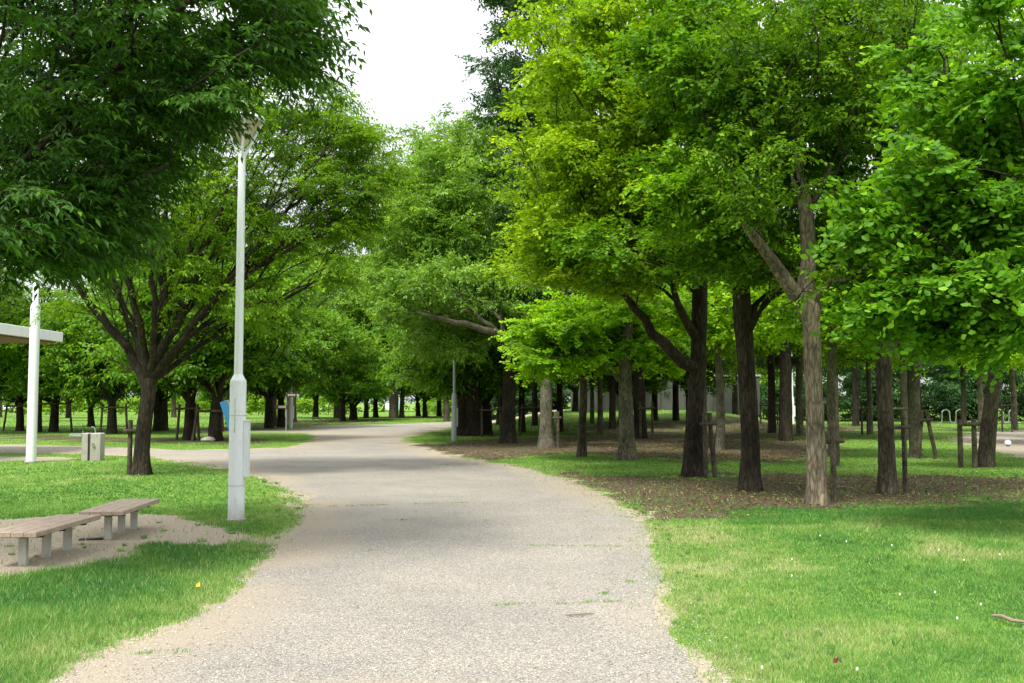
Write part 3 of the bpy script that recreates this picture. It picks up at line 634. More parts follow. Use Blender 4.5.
# --- big grey-green tree in the middle
b2 = G(472, 436); d2 = b2[1]
make_tree('oak_tree', b2, [b2, P(473, 400, d2), P(474, 375, d2), P(470, 345, d2)], [.4, .33, .3, .28],
    [B(470, 210, 41, 80, 420, 3, 80), B(425, 240, 40, 58, 260, 2.4, 75), B(395, 280, 40, 34, 70, 1.8, 40), B(500, 150, 43, 60, 130, 3, 50), B(410, 300, 42, 45, 90, 2.4, 35), B(470, 300, 41, 75, 150, 3, 42), B(450, 160, 45, 45, 90, 2.4, 45), B(520, 260, 41, 45, 90, 2.4, 60), B(452, 335, 39.5, 50, 70, 2, 18), B(420, 180, 42, 34, 60, 2, 45)],
    dict(LEAF['oak'], L=.16, W=.075, R=.62), 'oak', 'bark_dark', 'broad pale grey-green tree behind the grey lamp post where the path bends', seed=7, wgt=.6, minz=3.2, lod=0)
b2 = G(508, 443); d2 = b2[1]
make_tree('evergreen_tree', b2, [b2, P(509, 400, d2), P(510, 340, d2), P(520, 250, d2), P(530, 150, d2)], [.31, .26, .25, .22, .16],
    [B(540, 60, d2, 70, 250, 3, 80), B(600, 120, d2, 70, 170, 3, 110), B(525, 150, d2, 55, 120, 2.6, 60), B(545, -30, d2, 60, 110, 3, 60), B(560, 230, d2-1, 70, 170, 3, 60), B(510, 300, d2, 80, 90, 3, 30)],
    dict(LEAF['dark'], L=.19, W=.085, R=.65), 'dark', 'bark_dark', 'tall dark evergreen tree rising behind the yellow-green crown', seed=8, wgt=.5, minz=4, lod=0)
b2 = G(546, 448); d2 = b2[1]
make_tree('oak_tree', b2, [b2, P(546, 420, d2), P(546, 385, d2)], [.29, .24, .23],
    [B(440, 285, d2-1, 55, 90, 2.2, 28), B(500, 290, d2-.5, 50, 70, 2.0, 28), B(560, 320, d2, 50, 50, 2, 28), B(400, 300, d2-1, 28, 25, 1.2, 22)],
    dict(LEAF['oak'], L=.15, W=.07, R=.55), 'oak', 'bark_grey', 'grey trunked tree whose pale limb leans left over the path bend', seed=9, wgt=.6, minz=3.5,
    limbs=[([P(546, 388, d2), P(528, 360, d2-.3), P(505, 335, d2-.6), P(470, 325, d2-.8), P(440, 318, d2-1), P(415, 312, d2-1.2)], .22, .05), ([P(512, 344, d2-.5), P(480, 318, d2-.6), P(462, 300, d2-.6)], .12, .05)], lod=0)

# --- bright low trees in the middle ground
b3 = G(628, 460); d3 = b3[1]
make_tree('ginkgo_tree', b3, [b3, P(627, 430, d3), P(625, 380, d3), P(628, 310, d3), P(630, 240, d3)], [.24, .2, .185, .15, .09],
    [B(590, 335, d3, 60, 100, 1.8, 30), B(545, 330, d3-.5, 45, 65, 1.4, 26), B(660, 330, d3, 45, 60, 1.6, 35), B(620, 290, d3, 60, 60, 1.8, 30), B(560, 370, d3-.5, 45, 34, 1.3, 16), B(665, 365, d3+.5, 35, 26, 1.5, 18)],
    dict(LEAF['ginkgo'], L=.1, W=.13), 'bright', 'bark_grey', 'pale straight tree with bright leaves standing in the grass strip', seed=12, wgt=.5, minz=2.7,
    limbs=[([P(627, 385, d3), P(612, 372, d3-.2), P(598, 358, d3-.5), P(575, 348, d3-.7)], .07, .03)])
b3 = G(582, 457); d3 = b3[1]
make_tree('maple_tree', b3, [b3, P(582, 430, d3), P(584, 395, d3), P(582, 350, d3)], [.145, .125, .115, .09],
    [B(570, 350, d3-.5, 60, 70, 1.6, 28), B(540, 365, d3-.5, 35, 30, 1.4, 22), B(615, 345, d3, 40, 36, 1.5, 28)],
    dict(LEAF['maple'], L=.11, W=.08), 'bright', 'bark_mid', 'thin dark trunked tree in the grass strip left of the pale one', seed=13, wgt=.5, minz=2.4)

# --- right-hand group
b4 = G(692, 477); d4 = b4[1]
make_tree('maple_tree', b4, [b4, P(694, 430, d4), P(698, 370, d4), P(700, 300, d4), P(702, 220, d4)], [.235, .19, .185, .17, .13],
    [B(640, 130, d4-1, 100, 380, 2.4, 95), B(620, 150, d4+1.8, 100, 190, 2.2, 120), B(600, 30, d4+1, 90, 90, 2.2, 70), B(600, 255, d4+.5, 85, 90, 2.2, 34), B(690, 230, d4+.5, 70, 100, 2, 45), B(570, 190, d4-1.5, 62, 140, 1.7, 80), B(560, 60, d4-1, 55, 90, 1.7, 50), B(660, 40, d4-1, 90, 160, 2.4, 60), B(640, 235, d4-1, 95, 150, 2.4, 45), B(730, 90, d4, 80, 120, 2.4, 80), B(545, 250, d4-1.5, 35, 36, 1.2, 30), B(600, 270, d4-1, 60, 60, 1.6, 26)],
    'maple', 'maple', 'bark_dark', 'yellow-green leafed tree with black trunk and a low limb reaching left', seed=15, wgt=.6, minz=3.6,
    limbs=[([P(694, 372, d4), P(668, 345, d4-.3), P(645, 325, d4-.6), P(630, 300, d4-.8), P(605, 272, d4-1)], .15, .05), ([P(699, 345, d4), P(688, 320, d4-.2), P(676, 300, d4-.3), P(672, 270, d4-.5)], .11, .05)])
b4 = G(750, 491); d4 = b4[1]
make_tree('broadleaf_tree', b4, [b4, P(751, 440, d4), P(747, 380, d4), P(742, 310, d4), P(740, 240, d4), P(742, 160, d4)], [.2, .175, .17, .17, .15, .1],
    [B(720, 60, d4-1.5, 85, 150, 2, 90), B(690, 190, d4-1.5, 60, 80, 1.6, 50), B(720, 245, d4, 75, 80, 2, 34), B(640, 250, d4+.5, 70, 70, 2, 28), B(790, 130, d4, 80, 110, 2, 100), B(740, -30, d4, 110, 80, 2.4, 50)],
    dict(LEAF['maple'], L=.1), 'maple_mid', 'bark_dark', 'straight dark brown trunk between the black trunk and the pale barked one', seed=16, wgt=.55, minz=3.6, flare=1.25,
    limbs=[([P(745, 325, d4), P(760, 298, d4+.2), P(780, 290, d4+.4), P(800, 285, d4+.6)], .13, .05)])
b5 = G(817, 505); d5 = b5[1]
def open_fork(c):                              # the side towards the path is bare around the fork
    n_ = c-np.array([b5[0]-.3, d5, 4.4]); near = (np.abs(n_[:, 0]) < .95) & (n_[:, 1] < .35) & (np.abs(n_[:, 2]) < 1.6)
    return ~near | (np.arange(len(c)) % 9 == 0)
make_tree('broadleaf_tree', b5, [b5, P(817, 450, d5), P(814, 390, d5), P(811, 320, d5)], [.165, .148, .142, .155],
    [B(800, 60, d5, 110, 220, 2.2, 100), B(760, 170, d5-.8, 50, 60, 1.3, 40), B(855, 180, d5, 75, 110, 1.7, 80), B(830, 290, d5-.8, 45, 34, .8, 22), B(790, 265, d5+.4, 60, 50, 1.3, 28), B(860, 40, d5, 100, 120, 2, 90), B(800, 195, d5-1, 28, 14, .5, 12), B(740, 210, d5-1, 28, 16, .6, 16)],
    'fine', 'fine', 'bark_pale', 'tree with peeling pale brown bark that forks into two limbs above head height', cull=open_fork, seed=18, wgt=.6, minz=3.1, flare=1.3, knobs=.05,
    limbs=[([P(811, 325, d5), P(808, 280, d5+.1), P(806, 230, d5+.1), P(800, 180, d5), P(796, 110, d5)], .15, .09), ([P(810, 320, d5), P(795, 292, d5-.2), P(775, 262, d5-.3), P(752, 232, d5-.5), P(738, 215, d5-.6)], .13, .06)])
b6 = G(887, 494); d6 = b6[1]
make_tree('ginkgo_tree', b6, [b6, P(886, 440, d6), P(884, 390, d6), P(884, 340, d6), P(890, 270, d6)], [.165, .145, .14, .155, .11],
    [B(905, 150, d6, 70, 110, 2, 80), B(860, 245, d6-.5, 40, 30, 1.3, 22), B(900, 290, d6-1, 60, 40, 1.2, 22), B(940, 230, d6, 60, 70, 1.5, 50), B(880, 20, d6, 100, 120, 2, 70)],
    'ginkgo', 'ginkgo', 'bark_mid', 'brown trunked tree dividing into three upright limbs beside a dark stake', seed=20, wgt=.55, minz=3.0, flare=1.3,
    limbs=[([P(884, 345, d6), P(868, 322, d6-.2), P(858, 295, d6-.3), P(862, 250, d6-.4)], .10, .05), ([P(886, 350, d6), P(900, 328, d6+.2), P(912, 310, d6+.2), P(925, 280, d6+.3)], .11, .05)])
b7 = G(985, 467); d7 = b7[1]
make_tree('ginkgo_tree', b7, [b7, P(988, 430, d7), P(994, 380, d7), P(1003, 320, d7), P(1010, 240, d7)], [.22, .19, .175, .15, .1],
    [B(1000, 200, d7, 90, 150, 2.4, 90), B(960, 310, d7-1, 55, 60, 1.6, 34), B(1040, 320, d7-1, 50, 40, 1.6, 34), B(1010, 60, d7, 100, 120, 2.6, 70)],
    'ginkgo', 'ginkgo', 'bark_mid', 'leaning grey-brown trunk at the right edge beside two roped stakes', seed=22, wgt=.5, minz=3.2, flare=1.15)
b8 = np.array([8.3, 11.8, 0.0])
make_tree('ginkgo_tree', b8, [b8, b8+[0, 0, 1.5], b8+[-.1, 0, 3.2], b8+[-.1, 0, 6]], [.22, .19, .17, .1],
    [B(1025, 90, 12.5, 95, 105, 1.4, 110), B(1010, 240, 12.5, 90, 95, 1.2, 70), B(925, 175, 12.8, 60, 30, 1.0, 30), B(960, 290, 12.5, 80, 62, 1.0, 34), B(890, 225, 12.8, 45, 26, .7, 22), B(880, 315, 12.6, 45, 12, .5, 9), B(985, 330, 12.5, 50, 30, .8, 24), B(940, 60, 13, 60, 22, 1.2, 40), B(1110, 150, 12, 110, 80, 1.5, 140)],
    'ginkgo', 'ginkgo', 'bark_mid', 'nearest fan leafed tree hanging over the right edge, its trunk out of view', seed=24, wgt=.5, minz=2.3)

# --- shared tree prototypes for the rows further off
def proto(seed, H, Rr, cb, rt, fork, leafq, leafm, barkm, n, wgt=.6, upb=.5, top=1.0, q=None):
    rng = np.random.default_rng(seed); b = np.zeros(3)
    tr = [b, b+[.05*rng.standard_normal(), 0, fork*.5], b+[.1*rng.standard_normal(), .1*rng.standard_normal(), fork]]
    bl = []; c = (H+cb)/2; hh = (H-cb)/2
    bl.append(((0, 0, c), (Rr*.8, Rr*.8, hh), n//2))
    for k in range(5):
        a = k*1.257+rng.random(); bl.append(((math.cos(a)*Rr*.55, math.sin(a)*Rr*.55, c+(rng.random()-.6)*hh), (Rr*.5, Rr*.5, hh*.5), n//10))
    return make_tree('tree', b, tr, [rt*1.15, rt, rt*.9], bl, q or LEAF[leafq], leafm, barkm, seed=seed, wgt=wgt, upb=upb, minz=max(fork, cb*.6), lod=0, obj=False, twigs=False, tip=.02, flare=1.15)
far = LEAF['far']
PR = dict(
    cherry=[proto(31+k, 7.4+k*.6, 4.3, 1.9, .24, 1.5, 'far', 'cherry', 'bark_dark', 620, .75, .6, q=dict(far, R=.75)) for k in range(3)],
    bright=[proto(41+k, 9.0, 3.4, 2.3, .17, 4.5, 'far', 'bright', 'bark_grey', 420, .5, .3, q=dict(far, kind='lobe', L=.17, W=.11)) for k in range(2)],
    dark=[proto(51+k, 12.5, 3.8, 2.3, .22, 5.0, 'far', 'dark', 'bark_dark', 560, .5, .3, q=dict(far, L=.22, W=.11)) for k in range(2)],
    tall=[proto(61+k, 14, 4.2, 3.0, .35, 4.0, 'far', 'zelkova_mid', 'bark_mid', 650, .55, .4, q=dict(far, L=.24, W=.12)) for k in range(2)],
    lime=[proto(71, 13, 4.4, 3.0, .3, 4.0, 'far', 'oak', 'bark_mid', 600, .55, .4, q=dict(far, L=.22, W=.12))],
)
NM = dict(cherry='cherry_tree', bright='ginkgo_tree', dark='evergreen_tree', tall='broadleaf_tree', lime='oak_tree')
rr = random.Random(4)
def put(kind, px_, py_, label, group=None, s=1.0, v=None, pt=None, sz=None):
    g = G(px_, py_) if pt is None else np.array(pt, float)
    k = rr.randrange(len(PR[kind])) if v is None else v; wm, lm = PR[kind][k]
    o = empty(NM[kind], (g[0], g[1], float(hz(g[0], g[1]))), rr.random()*6.28); o.scale = (s, s, sz or s*rr.uniform(.93, 1.07))
    link('trunk', wm, o); link('crown', lm, o); tag(o, label, 'tree', group); return o
GL = 'trees beyond the side path on the left'
for a in [(20, 431, 'dark tree in a low stake frame left of the slim white pole', .9), (53, 432, 'stout tree in a wide stake frame just right of the slim white pole', 1.0), (91, 427, 'low branching tree directly behind the drinking fountain', .85),
          (112, 434, 'thick trunked tree between the fountain and the vase shaped tree', 1.0), (157, 431, 'slim tree partly hidden behind the vase shaped tree trunk', .9), (189, 440, 'straight dark trunk midway between vase shaped tree and tall white lamp', 1.05),
          (215, 441, 'broad forked tree just left of the tall white lamp with a stone at its foot', 1.1), (269, 428.6, 'left one of two dark trunks behind the direction sign', 1.15), (281, 427.5, 'right one of two dark trunks behind the direction sign', 1.1)]:
    put('cherry', a[0], a[1], a[2], GL, a[3])
GC = 'trees around the lawn where the path bends'
for a in [(315, 418.5, 'forked dark tree behind the low far bench', 1.15), (343, 421, 'leaning dark trunk at the far kerb of the path', 1.0), (352, 420, 'upright trunk beside the leaning one at the far path', 1.05), (366, 418, 'dark trunk with a pale notice at the far lawn edge', 1.1),
          (376, 417.5, 'dark trunk right of the one with a pale notice', 1.1), (418, 416.5, 'left trunk of the pair in front of the round bright hedge', 1.1), (425, 417.5, 'right trunk of the pair in front of the round bright hedge', 1.05), (439, 416.5, 'single trunk right of the pair near the round hedge', 1.2)]:
    put('cherry', a[0], a[1], a[2], GC, a[3])
GB = 'far trees closing the view behind the left lawn'
for k in range(15):
    x_ = -62+k*5.1+rr.uniform(-1, 1); y_ = rr.uniform(76, 112)
    if -15 < x_ < -8: y_ += 30
    put('tall' if k % 3 else 'cherry', 0, 0, 'indistinct green tree in the far belt behind the left lawn', GB, rr.uniform(.7, .95), pt=(x_, y_, 0))
for a in [('tall', (-18.0, 104, 0), 'tall green tree filling the gap right of the vase shaped tree', 1.25, 1.55), ('lime', (-12.3, 104, 0), 'tall fresh green tree left of the broad grey-green one', 1.5, 1.95), ('lime', (-27, 57, 0), 'light tree seen between the slim white pole and the vase shaped tree', .8), ('tall', (-35, 63, 0), 'tall tree above the shelter roof at the left edge', .9), ('lime', (-5.6, 100, 0), 'light crown between the path bend and the grey lamp post', 1.3, 1.6), ('lime', (-17.0, 71, 0), 'tall light tree directly behind the brown direction sign', 1.05), ('tall', (-21, 60, 0), 'tall tree between the tall white lamp and the direction sign', .95), ('lime', (-18.5, 84, 0), 'pale green treetop on the skyline above the direction sign', 1.3), ('lime', (-2.0, 60, 0), 'light green treetop peeping out above the grey-green tree', 1.25),
          ('tall', (-17, 58, 0), 'tall tree behind the white lamp post column', .85), ('tall', (-30, 52, 0), 'tall tree behind the slim white pole', .9), ('dark', (6, 47, 0), 'dark high crown seen between the yellow-green leaves', 1.25), ('dark', (12, 44, 0), 'dark high crown behind the peeling pale trunk', 1.2), ('dark', (19, 48, 0), 'dark high crown behind the near fan leafed branches', 1.15)]:
    put(a[0], 0, 0, a[2], None, a[3], pt=a[1], sz=a[4] if len(a) > 4 else None)
for a in [('cherry', 462, 436, 'multi stemmed dark tree just right of the grey lamp post', 1.1), ('cherry', 487, 435, 'dark tree with drooping bare limbs in front of a white panel', 1.0), ('dark', 522, 432, 'dark trunk between the two thick trunks of the middle grove', .8),
          ('dark', 535, 428, 'dark staked trunk behind the grey leaning tree', .8), ('dark', 655, 427, 'left one of two black trunks before the concrete wall', .85), ('dark', 676, 427, 'right one of two black trunks before the concrete wall', .9), ('dark', 612, 430, 'black trunk just left of the pale straight tree', .85), ('dark', 560, 432, 'dark trunk in the shade behind the thin tree', .8), ('cherry', 474, 433, 'crooked dark tree between the multi stemmed one and the white panel', 1.1), ('cherry', 500, 426, 'low branching dark tree deep behind the thickest middle trunk', 1.1), ('cherry', 622, 428, 'low dark crowned tree before the concrete wall, left of the two black trunks', .95), ('cherry', 690, 428, 'low dark crowned tree before the concrete wall, right of the two black trunks', .95), ('cherry', 575, 424, 'low spreading dark tree in front of the left end of the concrete wall', 1.0),
          ('dark', 640, 438, 'dark trunk tight behind the pale straight tree', .8), ('dark', 722, 425, 'black trunk between the black and brown near trunks', .9), ('dark', 735, 424, 'dark trunk close left of the straight brown near trunk', .9), ('dark', 772, 433, 'stout dark trunk right of the straight brown near trunk', .9), ('dark', 786, 430, 'slimmer dark trunk beside the far white pole', .8),
          ('dark', 856, 426, 'fat dark far trunk between the pale barked and three limbed trees', 1.0), ('dark', 964, 424, 'dark trunk behind the leftmost bicycle racks', .85), ('dark', 920, 422, 'dark far trunk behind the staked tree', .8), ('dark', 1060, 425, 'dark tree beyond the right edge', 1.0), ('dark', 1100, 440, 'dark tree beyond the paved area', 1.0)]:
    put(a[0], a[1], a[2], a[3], None, a[4])
for a in [(703, 446, 'bright tree behind the staked black trunk', .95), (834, 457, 'slim tree tight behind the pale barked trunk', .85), (870, 434, 'thin pale trunk left of the three limbed tree', .85), (905, 440, 'pale trunk close right of the three limbed tree', .9), (916, 458, 'narrow brown trunk with two leaning stakes on its right', .95),
          (981, 432, 'pale trunk behind the roped stakes', .9), (1015, 430, 'pale trunk at the far right end of the bicycle racks', .9), (592, 428, 'pale trunk deep in the grove left of the straight pale tree', .8), (745, 436, 'bright tree hidden behind the straight brown trunk', .95), (800, 436, 'bright tree behind the pale barked trunk', 1.0), (1080, 470, 'bright tree outside the right edge of the paving', 1.0), (720, 450, 'bright low crown between the black and brown near trunks', .85), (600, 434, 'bright low crown before the bank, left of the pale straight tree', .85), (1040, 446, 'bright tree by the paving at the right edge', 1.0)]:
    put('bright', a[0], a[1], a[2], 'bright leaved trees in the right grove', a[3])
for k in range(22):
    put('dark' if k % 4 else 'tall', 0, 0, 'indistinct dark tree in the far belt behind the right grove', 'far trees closing the view behind the right grove', rr.uniform(.75, 1.1), pt=(-2+k*3.4+rr.uniform(-1, 1), rr.uniform(92, 112) if k < 9 else rr.uniform(82, 100), 0))

# low dense shrubs, hedges and the far wood
def shrub_mesh(seed, rx, ry, h, n, leafm, q):
    rng = np.random.default_rng(seed); cl = sample_blob(rng, (0, 0, h*.45), (rx, ry, h*.55), n, .6); cl = cl[cl[:, 2] > .05]
    D = unit(cl*np.array([1, 1, .3])); V, F, v, _ = leaves(rng, cl, D, q); V[:, 2] = np.maximum(V[:, 2], .0)
    st = [MB().tube([(0.15*math.cos(a), .15*math.sin(a), 0), (rx*.35*math.cos(a), ry*.35*math.sin(a), h*.4), (rx*.55*math.cos(a), ry*.55*math.sin(a), h*.7)], [.06, .04, .015], 5) for a in (0, 1.3, 2.6, 3.9, 5.2)]
    mb = MB(); [mb.add(q_.v, q_.f) for q_ in st]
    sm = bpy.data.meshes.new('stem'); sm.from_pydata(mb.v, [], mb.f); sm.materials.append(M['bark_dark'])
    return sm, mesh_np('foliage', V, F, M[leafm], {'v': ('FACE', v)})
SH = [shrub_mesh(81+k, 3.0, 2.6, 4.6, 330, 'dark', dict(far, L=.24, W=.13, R=.8)) for k in range(2)]
for k in range(21):
    x_ = -1+k*3.9+rr.uniform(-1, 1); y_ = (88 if x_ > 21 else 90)+rr.uniform(0, 6)
    if 5 < x_ < 19: y_ = 86+rr.uniform(2, 6)
    o = empty('shrub', (x_, y_, float(hz(x_, y_))-.1), rr.random()*6); o.scale = (1, 1, rr.uniform(.8, 1.25)); sm, fm = SH[k % 2]; link('stem', sm, o); link('foliage', fm, o)
    tag(o, 'dark green shrub in the thicket closing the view behind the right grove', 'shrub', 'thicket behind the right grove')
SB = shrub_mesh(91, 4.2, 3.0, 4.2, 420, 'hedge', dict(far, L=.2, W=.13, R=.7))
for (a, b_, L) in ((440, 411, 'round bright green bush behind the pair of dark trunks at the path bend'), (459, 411, 'bright green bush just left of the grey lamp post, right of the round one')):
    g = G(a, 414.5); o = empty('shrub', g, rr.random()*6); o.scale = (.85, .8, .75); link('stem', SB[0], o); link('foliage', SB[1], o); tag(o, L, 'shrub')
def hedge(p0, p1, h, wd, label, n):
    p0 = np.array(p0, float); p1 = np.array(p1, float); rng = np.random.default_rng(int(abs(p0[0]*7))+n); L = np.linalg.norm(p1-p0); e = (p1-p0)/L; nn = np.array([-e[1], e[0]])
    t = rng.random(n)*L; u = (rng.random(n)*2-1)*wd/2; z = h*(.1+.9*rng.random(n)**.6)*(1+.1*np.sin(t*.7))
    cl = np.c_[e[0]*t+nn[0]*u, e[1]*t+nn[1]*u, z]; V, F, v, _ = leaves(rng, cl, unit(np.c_[nn[0]*u, nn[1]*u, .2*np.ones(n)]), dict(far, L=.26, W=.18, R=.6, twigs=5, per=5))
    o = empty('hedge', (p0[0], p0[1], 0)); V[:, 2] = np.maximum(V[:, 2], .02); link('foliage', mesh_np('foliage', V, F, M['hedge'], {'v': ('FACE', v)}), o)
    for k in range(int(L/3)): a = e*k*3; MB().tube([(a[0], a[1], 0), (a[0]+.1, a[1], h*.8)], [.05, .02], 5).build('stem', M['bark_dark'], o)
    tag(o, label, 'hedge')
hedge((-75, 128), (-38, 134), 2.4, 2, 'long bright clipped hedge across the sunny field on the far left', 900)
hedge((-36, 130), (-21, 134), 2.4, 2, 'bright hedge across the field behind the direction sign', 420)
def wood(name, x0, x1, y0, hmin, hmax, n, leafm, label, seed):
    rng = np.random.default_rng(seed); x = x0+(x1-x0)*rng.random(n); top = hmin+(hmax-hmin)*fbm(x, x*0+seed, .06, 4); z = top*rng.random(n)**.8; y = y0+rng.random(n)*10-5*(1-z/top)
    cl = np.c_[x, y, z]; V, F, v, _ = leaves(rng, cl, unit(rng.standard_normal((n, 3))+np.array([0, -1, .3])), dict(far, L=.75, W=.5, R=1.6, twigs=4, per=5, flat=.5)); V[:, 2] = np.maximum(V[:, 2], 0)
    tag(link(name, mesh_np(name, V, F, M[leafm], {'v': ('FACE', v)})), label, 'forest', kind='stuff')
wood('forest', -220, 240, 175, 9, 22, 9500, 'cherry', 'distant belt of green trees closing the horizon behind the fields', 3)

# ------------------------------------------------------------------ street lamps
def lamp(loc, label, mat, h=5.9, low=2.03, rl=.116, ru=.062, sc=1, group=None, box=True, marks=False):
    o = empty('street_lamp', loc); tag(o, label, 'street lamp', group)
    MB().tube([(0, 0, -.1), (0, 0, low-.06), (0, 0, low-.02)], [rl, rl, rl*.96], 28).build('lower_post', mat, o, True)
    MB().tube([(0, 0, low-.02), (0, 0, low+.05), (0, 0, low+.07)], [rl*.95, ru*1.15, ru], 28).build('collar', mat, o, True)
    MB().tube([(0, 0, low+.07), (0, 0, h-.45)], [ru, ru*.82], 24).build('upper_post', mat, o, True)
    MB().tube([(0, 0, -.08), (0, 0, .03), (0, 0, .035)], [rl*1.18, rl*1.16, rl*1.05], 28).build('base_ring', M['concrete'], o, True)
    for k in range(4):
        a = k*math.pi/2+.35; MB().tube([(.02*math.cos(a), .02*math.sin(a), h-.55), (.12*math.cos(a), .12*math.sin(a), h-.33), (.3*math.cos(a), .3*math.sin(a), h+.04)], [.022, .02, .018], 8).build('bracket_arm', mat, o, True)
    MB().tube([(0, 0, h-.36), (0, 0, h-.3), (0, 0, h)], [.05, .09, .255], 28).build('lamp_shade', M['beige'], o, True)
    MB().tube([(0, 0, h+.0), (0, 0, h+.03), (0, 0, h+.07), (0, 0, h+.1)], [.31, .325, .3, .12], 28).build('lamp_cap', mat, o, True)
    if box:
        b = MB().box(rl-.012, rl+.055, -.06, .06, .62, 1.42, bev=.008).build('cable_box', mat, o)
        MB().box(rl-.014, rl+.062, -.066, .066, 1.42, 1.44).build('box_lid', mat, b)
        for z_ in (.5, 1.5): MB().tube([(0, 0, z_), (0, 0, z_+.012)], [rl+.003, rl+.003], 28, cap=False).build('clamp_band', M['steel'], o, True)
        for a_ in (-1.2, -2.0): MB().tube([((rl-.002)*math.cos(a_), (rl-.002)*math.sin(a_), .3), ((rl+.006)*math.cos(a_), (rl+.006)*math.sin(a_), .3)], [.008, .007], 8).build('bolt', M['steel'], o)
    if marks:
        rg_ = np.random.default_rng(2); mb = MB(); V_ = []; r_ = rl+.0012; z_ = 1.26
        while z_ < 1.76:                        # remains of a peeled vertical sticker, unreadable
            w_ = (.22 if z_ < 1.33 else .05+.13*rg_.random()); a0 = -1.8+(.06 if z_ > 1.33 else 0)+.05*rg_.random()
            V_ += [(r_*math.cos(a0), r_*math.sin(a0), z_), (r_*math.cos(a0+w_), r_*math.sin(a0+w_), z_)]; z_ += .006+.012*rg_.random()
        mb.add(V_, [(2*k, 2*k+1, 2*k+3, 2*k+2) for k in range(len(V_)//2-1)])
        mb.build('faded_sticker', M['greenmark'], o)
    return o
gl = G(236, 521); lamp(gl, 'tall white lamp post on the grass tip between both paths, nearest of all', M['white_post'], h=5.8, marks=True)
lamp(G(291, 428.5), 'far white lamp post standing behind the brown direction sign', M['white'], box=True)
lamp(G(454, 441), 'grey-green lamp post at the edge of the middle grove by the path bend', M['greypaint'])
lamp(G(793, 425), 'thin white lamp post deep in the right grove', M['white'])
gp = G(31, 462.5); o = empty('pole', gp); tag(o, 'slim white pole on the lawn in front of the shelter roof', 'pole')
MB().tube([(0, 0, -.1), (0, 0, 4.35), (0, 0, 4.42)], [.137, .132, .125], 24).build('lower_post', M['white'], o, True)
MB().tube([(0, 0, 4.42), (0, 0, 4.5), (0, 0, 7.2)], [.124, .08, .07], 20).build('upper_post', M['white'], o, True)
MB().tube([(0, 0, -.05), (0, 0, .04)], [.17, .165], 24).build('base_ring', M['concrete'], o, True)
# blue board strapped behind the lamp post
o = empty('board', (gl[0]-.125, gl[1]+.34, 1.18)); tag(o, 'tilted blue board sticking out behind the tall white lamp post', 'board'); o.rotation_euler = (0, R(-19), 0)
MB().box(-.055, .055, -.012, .012, -.28, .56, bev=.004).build('panel', M['blue'], o)
MB().box(.055, .072, -.016, .016, -.28, .56).build('edge_strip', M['bluedge'], o)
MB().box(-.03, .03, -.26, -.012, -.1, -.06).build('bracket', M['steel'], o)

# ------------------------------------------------------------------ benches
def bench(loc, rz, label, Lg=1.6, group='backless benches on the sandy patch'):
    o = empty('bench', loc, rz); tag(o, label, 'bench', group)
    for k in range(4):
        x0 = -.262+k*.132; MB().box(x0, x0+.126, -Lg/2, Lg/2, .325, .38, bev=.007).build('seat_board', M['board'], o)
    for y_ in (-.52*Lg/1.6, 0, .52*Lg/1.6):
        MB().box(-.04, .04, y_-.028, y_+.028, -.1, .29, bev=.005).build('leg', M['legmetal'], o)
        MB().box(-.2, .2, y_-.03, y_+.03, .292, .323).build('crossbar', M['black'], o)
    return o
def Pz(px_, py_, z): r = ray(px_, py_); t = (z-CAMH)/r[2]; return np.array([r[0]*t, r[1]*t, z])
nr, fr = Pz(126, 510, .38), Pz(162.5, 498, .38)
bench((-5.03, 13.0, .0), R(4), 'wooden backless bench nearer the white lamp post, fully in view')
bench((-5.09, 11.05, .0), R(0), 'wooden backless bench cut by the left edge of the view')
g = G(320, 421.5); bench(g, R(86), 'low far bench under the trees across the path', 1.9, None)

# ------------------------------------------------------------------ drinking fountain
g = G(93, 460.5); o = empty('drinking_fountain', g); o.rotation_euler.z = R(4); tag(o, 'weathered concrete drinking fountain with a side basin on the left lawn', 'fountain')
b = MB().box(-.02, .26, -.2, .2, -.1, .8, bev=.025); b.build('pillar', M['concrete'], o)
MB().box(-.27, -.1, -.18, .2, -.1, .8, bev=.02).build('side_pillar', M['concrete'], o)
MB().box(-.1, -.02, -.15, .18, -.1, .77).build('wet_groove', M['blackstain'], o)
mb = MB(); mb.box(-.62, -.27, -.2, .2, .7, .735, bev=.01).box(-.62, -.27, -.2, -.17, .735, .79).box(-.62, -.27, .17, .2, .735, .79).box(-.62, -.59, -.17, .17, .735, .79); mb.build('basin', M['steel'], o)
MB().tube([(.06, -.02, .8), (.05, -.02, .9), (.02, -.05, .96), (-.04, -.08, .98)], [.02, .017, .015, .013], 8).build('spout', M['steel'], o, True)
MB().tube([(.05, -.2, .5), (.05, -.26, .5)], [.035, .03], 10).build('tap', M['steel'], o, True)
MB().tube([(.09, -.2, .44), (.09, -.25, .44)], [.025, .025], 10).build('drain_cap', M['steel'], o, True)
MB().tube([(-.32, .05, .78), (-.33, .05, .86)], [.015, .012], 8).build('tap', M['steel'], o, True)

